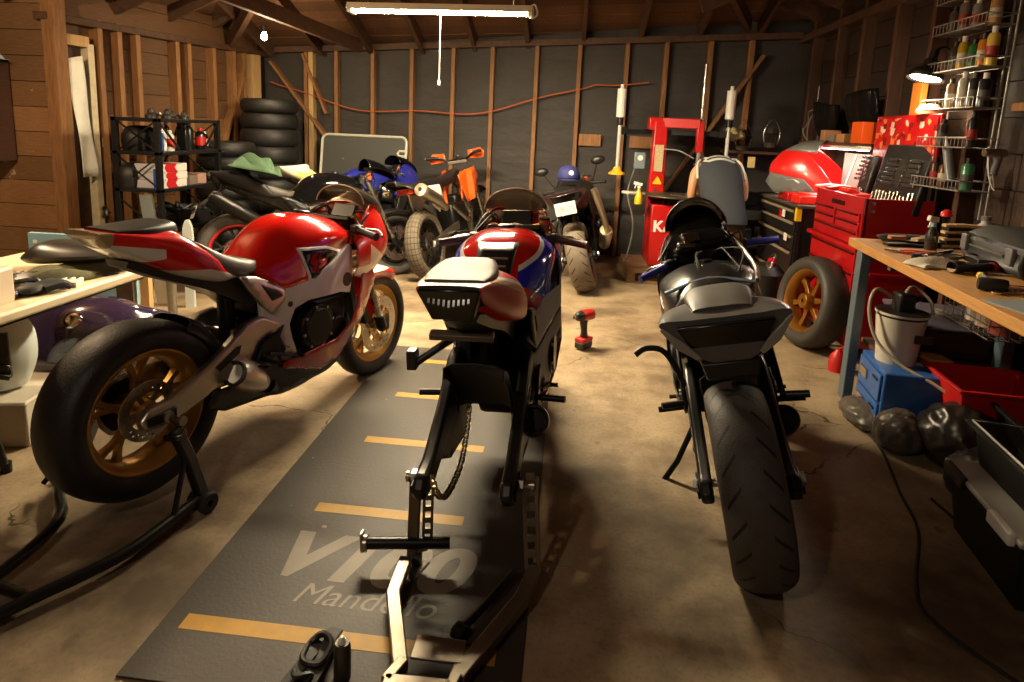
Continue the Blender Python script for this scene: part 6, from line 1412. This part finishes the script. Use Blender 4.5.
# under the bench
BLU = mat('blue steel box', (44, 92, 160), .35, coat=.3)
t = thing('drawer_box', 'blue steel drawer box on the floor under the end of the workbench', 'drawer box', (1.56, 3.02, 0), R(-8))
MB().b2((0, 0, 0), (.26, .36, .33)).build('body', BLU, t, bev=.008)
for z in (.02, .17):
    d = MB().b2((-.012, .02, z), (0, .34, z + .14)).build('drawer', BLU, t, bev=.004); MB().b2((-.02, .20, z + .05), (-.012, .30, z + .10)).build('label_holder', CHROME, d, bev=.002); MB().b2((-.018, .05, z + .10), (-.012, .12, z + .11)).build('pull', BLK, d)
t = thing('bucket', 'white bucket with a hose and black pump, standing on the blue drawer box', 'bucket', (1.70, 3.22, .33))
MB().lathe([(0, .004), (.09, .004), (.115, .25), (.12, .25), (.12, .262), (.112, .262), (.09, 0), (0, 0)], n=28).build('pail', mat('white bucket plastic', (206, 196, 180), .45), t)
MB().lathe([(0, .235), (.113, .235), (.12, .265), (.09, .27), (0, .268)], n=28).build('lid', BLK, t)
MB().box((-.0, 0, .31), (.08, .09, .10)).cyl((.02, .02, .30), (.10, .05, .33), .02, 12).build('pump', BLK, t, bev=.012)
MB().tube([(-.03, .05, .32), (-.12, .04, .36), (-.16, .0, .26), (-.13, -.05, .12), (-.05, -.14, .03), (.06, -.24, -.02), (.12, -.30, -.06)], .008, 8, smooth=6).tube([(.0, 0, .35), (.06, .05, .38), (.12, .0, .33), (.12, -.05, .27)], .008, 8, smooth=6).build('hose', mat('clear hose', (178, 164, 140), .35), t)
MB().b2((.02, -.118, .13), (.10, -.104, .17)).build('label_patch', mat('dark label', (60, 46, 40), .5), t)
t = thing('tool_case', 'black open tool box with a grey lid on the lower shelf of the workbench', 'tool case', (2.0, 3.40, .347), R(80))
b = MB().b2((-.16, -.26, 0), (.16, .26, .012)).b2((-.16, -.26, 0), (-.15, .26, .14)).b2((.15, -.26, 0), (.16, .26, .14)).b2((-.16, -.26, 0), (.16, -.25, .14)).b2((-.16, .25, 0), (.16, .26, .14))
b.build('tray', BLK, t, bev=.004)
MB().path([(-.16, 0, .15), (.16, 0, .21)], .50, .015).build('lid', mat('dull violet lid', (84, 78, 92), .4), t, bev=.006)
MB().path([(-.10, -.1, .18), (.05, .02, .205)], .03, .02).build('lid_rib', mat('pale edge trim', (150, 140, 124), .5), t)
one(MB().b2((-.06, -.19, 0), (.06, .19, .02)), 'wood_board', mat('orange timber board', (196, 132, 66), .55, var=.2), 'short orange timber board lying beside the bucket', 'board', (1.87, 3.34, .352), R(4), rot=(0, R(3), R(4)), bev=.003)
t = thing('wire_basket', 'wire basket hung under the workbench top holding jars', 'basket', (1.93, 2.90, .62), R(-6))
b = MB()
for z in (0, .06, .12): b.tube([(-.12, -.2, z), (.12, -.2, z), (.12, .2, z), (-.12, .2, z)], .003, 6, closed=True)
for k in range(11): y = -.2 + k * .04; b.tube([(-.12, y, .12), (-.12, y, 0), (.12, y, 0), (.12, y, .12)], .002, 5)
for k in range(7): x = -.12 + k * .04; b.tube([(x, -.2, .12), (x, -.2, 0), (x, .2, 0), (x, .2, .12)], .002, 5)
for x in (-.12, .12):
    for y in (-.2, .2): b.tube([(x, y, .12), (x, y, .236)], .003, 5)
b.build('wire_frame', STEEL, t)
for k, (y, r, h, m_) in enumerate(((.13, .045, .15, mat('white jar', (206, 196, 180), .4)), (.03, .05, .13, mat('cream jar', (190, 170, 150), .4)), (-.09, .055, .11, mat('red brown jar', (150, 70, 56), .4)))):
    t = thing('jar', ('white jar at the far end of the wire basket', 'cream jar in the middle of the wire basket', 'red brown jar at the near end of the wire basket')[k], 'jar', (1.92 + y * .1, 2.90 + y, .624), group='jars in the wire basket')
    MB().lathe([(0, 0), (r, 0), (r, h * .8), (r * .8, h * .88), (0, h * .88)], n=18).build('body', m_, t); MB().cyl((0, 0, h * .88), (0, 0, h), r * .85, 18).build('lid', WHITE if k != 1 else RED, t)
def tub(name, label, ctg, loc, rz, w, d, h, m_, lip=.015, rot=None, taper=.85, lidm=None):
    t = thing(name, label, ctg, loc, rz, rot=rot)
    a = lambda k, z: [(w / 2 * k, d / 2 * k, z), (-w / 2 * k, d / 2 * k, z), (-w / 2 * k, -d / 2 * k, z), (w / 2 * k, -d / 2 * k, z)]
    b = MB().rings([a(taper, 0), a(1, h), a(1 + lip * 2 / w, h), a(1 + lip * 2 / w, h - .012), a(1.004, h - .012), a(taper + .01, -.003)][:4], True, False, False)
    b.f.append((3, 2, 1, 0)); b.build('shell', m_, t, thick=.005, bev=.004)
    if lidm: MB().tube([V(p) for p in a(1.02, h)], .007, 8, closed=True).build('rim', lidm, t)
    return t
t = tub('bin', 'red plastic bin under the workbench behind the black tray', 'bin', (1.99, 2.95, 0), R(-5), .40, .36, .36, mat('red bin', (186, 28, 22), .4))
t = tub('tray', 'black plastic tray with a wide rim in front of the red bin', 'tray', (2.10, 2.64, .20), R(-10), .42, .40, .12, BLK, .02)
one(MB().b2((-.17, -.17, 0), (.17, .17, .198)), 'crate', mat('dark crate', (38, 32, 28), .6), 'dark crate beneath the wide black tray', 'crate', (2.10, 2.62, 0), R(-10), bev=.006)
CLR = glass('clear storage plastic', (222, 218, 208), .13, .2)
t = tub('storage_tub', 'clear plastic storage tub stacked on the lidded tub at the right', 'tub', (1.68, 2.12, .27), R(-8), .34, .36, .15, CLR, .02, lidm=mat('pale plastic rim', (190, 186, 178), .35))
MB().b2((-.1, -.12, .006), (.08, .1, .04)).build('contents', mat('pale papers', (150, 142, 128), .7), t)
t = tub('storage_tub', 'clear storage tub with a white and black lid on the floor at the right', 'tub', (1.66, 2.06, .005), R(-8), .42, .50, .23, CLR, .01)
MB().b2((-.225, -.265, .232), (.225, .265, .252)).build('lid', mat('grey white lid', (176, 172, 162), .45), t, bev=.006)
for y in (.16, -.16): MB().b2((-.24, y - .07, .215), (-.215, y + .07, .258)).build('latch', BLK if y > 0 else WHITE, t, bev=.006)
MB().b2((-.15, -.2, .01), (.15, .2, .14)).build('contents', mat('dark contents', (52, 44, 38), .7), t)
def bag(label, loc, r, m_, seed, sq=(1, 1, .7)):
    rn = random.Random(seed); b = MB(); n, m = 60, 36; fr = [(V((rn.uniform(-1, 1), rn.uniform(-1, 1), rn.uniform(-1, 1))).normalized() * rn.uniform(3, 13), rn.uniform(0, 6)) for _ in range(12)]
    b.ell((0, 0, 0), 1, n, m)
    for p in b.v:
        k = .80 + sum(.085 * abs(sin(f.dot(p) + o)) * (6 / (3 + f.length)) for f, o in fr) * .6 + .30 * max(0, p.z - .75)
        p.x *= k * r * sq[0]; p.y *= k * r * sq[1]; p.z *= k * r * sq[2]
    z0 = min(p.z for p in b.v); b.move((0, 0, -z0 + .001))
    for p in b.v: p.z = max(p.z - .12 * r, .001)
    return one(b, 'plastic_bag', m_, label, 'bag', loc)
GB = mat('grey plastic bag', (84, 76, 68), .35, bump=.5, bscale=22); DB = mat('dark plastic bag', (40, 34, 30), .3, bump=.5, bscale=22)
bag('long grey plastic bag on the floor along the blue drawer box', (1.56, 3.18, 0), .15, GB, 1, (.6, 1.1, .4)); bag('round grey plastic bag on the floor in front of the blue drawer box', (1.60, 2.90, 0), .11, GB, 2, (1, 1, .9))
bag('large crumpled dark plastic bag under the workbench by the red bin', (1.80, 2.80, 0), .18, DB, 3, (.9, 1, .8)); bag('round black bag on the floor left of the clear tubs', (1.70, 2.47, 0), .15, mat('black bag', (30, 31, 31), .4, bump=.3, bscale=20), 4, (.8, .9, .75))
one(MB().lathe([(0, 0), (.05, 0), (.05, .09), (.03, .12), (.015, .14), (0, .14)], n=16).cyl((0, 0, .14), (.05, 0, .16), .012, 8), 'bottle_jack', mat('red jack paint', (180, 24, 20), .4), 'small red bottle jack on the floor behind the workbench leg', 'jack', (1.73, 3.92, 0))
# wire rack of spray cans on the right wall
t = thing('wire_rack', 'tall white wire rack of cans and bottles hung on the right wall above the workbench', 'rack', (2.20, 3.68, 1.02))
WR = mat('white coated wire', (150, 146, 138), .4, .3)
b = MB()
for y in (0.0, .05, .5): b.tube([(.10, y, 0), (.10, y, 1.35)], .006, 8)
b.build('uprights', WR, t)
SHZ = (.16, .40, .62, .84, 1.06, 1.24)
for z in SHZ:
    b = MB()
    for zz in (z, z + .055): b.tube([(.10, 0, zz), (-.06, .0, zz), (-.06, .5, zz), (.10, .5, zz)], .004, 6, closed=True)
    for k in range(15): y = .5 * k / 14; b.tube([(.10, y, z), (-.06, y, z), (-.06, y, z + .055)], .0022, 5)
    b.build('wire_shelf', WR, t)
cans = [(.84, .30, 'yellow topped spray can', (200, 160, 40)), (.84, .38, 'dark grey spray can', (70, 66, 62)), (.84, .20, 'green spray can', (40, 120, 60)), (.84, .12, 'orange spray can', (214, 130, 40)), (.84, .04, 'yellow spray can', (226, 196, 90)),
        (.62, .36, 'tan bottle with a black cap', (150, 124, 100)), (.62, .24, 'white can with a grey top', (190, 186, 176)), (.62, .14, 'black bottle with a red label', (40, 34, 34)), (.62, .05, 'black bottle with a white label', (34, 34, 36)),
        (.16, .40, 'dark brown bottle', (70, 44, 30)), (.16, .30, 'dark amber bottle', (90, 54, 30)), (.16, .08, 'green bottle', (70, 130, 96)),
        (1.06, .44, 'grey bottle', (96, 84, 76)), (1.06, .34, 'silver can', (130, 124, 116)), (1.06, .22, 'white capped bottle', (150, 146, 140)), (1.06, .06, 'small tan can', (186, 150, 100)), (.40, .38, 'dark can', (60, 46, 40)), (.40, .10, 'black can', (40, 38, 38))]
names = {.16: 'bottom', .40: 'second', .62: 'third', .84: 'fourth', 1.06: 'fifth'}
for z, y, l, c in cans:
    rn = random.Random(int(z * 100 + y * 1000)); h = .16 + .05 * rn.random(); r = .026 + .006 * rn.random()
    t = thing('spray_can', '%s on the %s shelf of the wire rack' % (l, names[z]), 'can', (2.22, 3.68 + y, 1.02 + z + .004), group='cans on the wire rack')
    m_ = mat('can ' + l, c, .3, .2)
    MB().lathe([(0, 0), (r, 0), (r, h * .74), (r * .75, h * .82), (r * .4, h * .84), (0, h * .84)], n=18).build('body', m_, t)
    MB().cyl((0, 0, h * .83), (0, 0, h), r * .5, 12).build('cap', WHITE if 'white' in l or 'yellow' in l or 'silver' in l else BLK, t)
    MB().lathe([(r * 1.01, h * .2), (r * 1.01, h * .5)], n=18).build('label_band', mat('can label %d' % (int(y * 100) % 3), ((196, 188, 170), (160, 40, 36), (84, 80, 76))[int(y * 100) % 3], .5), t)
t = thing('caulking_tube', 'grey tube leaning across the bottom shelf of the wire rack', 'tube', (2.21, 3.88, 1.20), rot=(R(-24), 0, 0)); MB().cyl((0, 0, .03), (0, 0, .24), .024, 16).build('body', mat('tube grey', (126, 130, 132), .35), t); MB().cyl((0, 0, .24), (0, 0, .31), .012, 10, .003).build('nozzle', WHITE, t)
t = thing('heat_gun', 'silver and white gun hanging from the near post of the wire rack', 'tool', (2.26, 3.63, 1.40)); MB().tube([(-.05, 0, .0), (.03, 0, 0), (.06, 0, 0)], [.022, .026, .02], 14).build('barrel', STEEL, t); MB().tube([(.03, 0, -.01), (.0, -.02, -.12)], [.018, .02], 12).build('grip', GREY, t); MB().tube([(.0, -.02, -.12), (.0, -.05, -.2), (-.02, -.02, -.12), (-.02, .02, .03)], .004, 6, smooth=5).build('cord', WHITE, t)
for k, (z, l) in enumerate(((2.02, 'pale board ledge high on the right wall behind the wire rack'), (1.62, 'pale board ledge lower on the right wall behind the wire rack'))):
    one(MB().b2((2.30, 1.9, z), (2.33, 3.62, z + .045)), 'wall_ledge', W_STUD, l, 'ledge', bev=.003)
# clamp lamp
t = thing('clamp_lamp', 'black clamp lamp shining down over the stickered lid of the red chest', 'lamp', (2.16, 4.22, 1.86), rot=(0, R(14), R(15)))
MB().lathe([(.02, .10), (.035, .09), (.04, .05), (.085, .02), (.105, -.03)], n=28).build('lamp_shade', BLK, t, thick=.004)
MB().lathe([(0, -.02), (.06, -.018), (.085, -.022), (.06, -.03), (0, -.035)], n=20).build('bulb', emit('clamp lamp glow', (255, 232, 190), 30), t)
MB().cyl((0, 0, .09), (0, 0, .15), .025, 14).build('socket', BLK, t)
MB().tube([(0, 0, .15), (.06, 0, .19), (.14, 0, .16)], .008, 8, smooth=4).box((.15, 0, .15), (.04, .03, .06)).build('clamp_arm', BLK, t)
one(MB().lathe([(0, 0), (.07, 0), (.075, .02), (.05, .06), (0, .065)], n=20), 'filter_funnel', mat('translucent funnel', (214, 190, 150), .35), 'pale funnel on top of the chest lid under the clamp lamp', 'funnel', (2.235, 4.28, 1.622))
one(MB().box((0, 0, .12), (.04, .12, .24)), 'carton', mat('orange carton', (214, 120, 40), .6), 'orange carton on the wall under the clamp lamp', 'carton', (2.285, 4.52, 1.60), bev=.003)
def area(name, loc, rot, sx, sy, power, col):
    l = bpy.data.lights.new(name, 'AREA'); l.shape = 'RECTANGLE'; l.size = sx; l.size_y = sy; l.energy = power; l.color = col
    o = bpy.data.objects.new(name, l); COL.objects.link(o); o.location = loc; o.rotation_euler = rot; return o
def point(name, loc, power, col, r=.04):
    l = bpy.data.lights.new(name, 'POINT'); l.energy = power; l.color = col; l.shadow_soft_size = r
    o = bpy.data.objects.new(name, l); COL.objects.link(o); o.location = loc; return o
# fluorescent shop light, the lamp of the room
t = thing('shop_light', 'long bright fluorescent strip light hung under the roof, its pull cord dangling', 'ceiling light', (-.95, 4.3, 2.17), R(-1.5))
MB().prism([(-.075, 0), (-.05, .045), (.05, .045), (.075, 0), (.06, 0), (.045, .03), (-.045, .03), (-.06, 0)], (-.63, 0, 0), (0, 1, 0), (0, 0, 1), (1.26, 0, 0)).build('reflector', mat('white enamel', (215, 200, 170), .4), t)
WARM = (1, .83, .55)
tm = NT('fluorescent tube glow'); tm.set(Base_Color=(1, .9, .7, 1), Emission_Color=(*WARM, 1), Emission_Strength=820)
for y in (-.025, .025): MB().cyl((-.60, y, .002), (.60, y, .002), .013, 12).build('tube', tm.m, t)
for x in (-.615, .615): MB().box((x, 0, .005), (.03, .11, .05)).build('socket', WHITE, t, bev=.004)
MB().tube([(0, .03, 0), (0, .03, -.44)], .0025, 6).cyl((0, .03, -.44), (0, .03, -.475), .007, 8, .009).build('pull_cord', WHITE, t)
MB().tube([(.6, 0, .03), (.64, 0, .06), (.66, 0, .0), (.63, -.02, -.03), (.6, -.02, -.01)], .006, 8, smooth=5).build('power_lead', WHITE, t)
MB().tube([(-.5, 0, .04), (-.5, 0, .75)], .003, 6).tube([(.5, 0, .04), (.5, 0, .75)], .003, 6).build('hanger', STEEL, t)
def bulb(loc, label, power, col, s):
    t = thing('light_bulb', label, 'light bulb', loc)
    MB().lathe([(0, -.11), (.018, -.105), (.03, -.08), (.03, -.065), (.02, -.04), (.013, -.025)], n=18).build('bulb_glass', emit('bulb glow', col, s), t)
    MB().cyl((0, 0, -.03), (0, 0, .03), .02, 14, .026).build('socket', BLK, t)
    l = point('bulb_light', (loc[0], loc[1], loc[2] - .19), power, tuple(lin(x) for x in col), .03); return t
bulb((-3.05, 6.0, 2.27), 'bare bulb glaring under the roof above the tyre stacks', 22, (255, 226, 180), 60)
bulb((-1.12, 4.75, 2.45), 'bare bulb glowing orange above the strip light', 10, (255, 190, 110), 30)
point('bulb_near', (-1.1, -.7, 2.5), 42, (1, .82, .62), .05)
point('bulb_left', (-3.35, 2.6, 2.25), 125, (1, .72, .42), .05)
area('led_light', (2.1, 5.3, 1.36), (0, R(20), 0), .04, .9, 6, (1, .95, .85))
point('clamp_light', (2.12, 4.22, 1.74), 9, (1, .80, .52), .04)
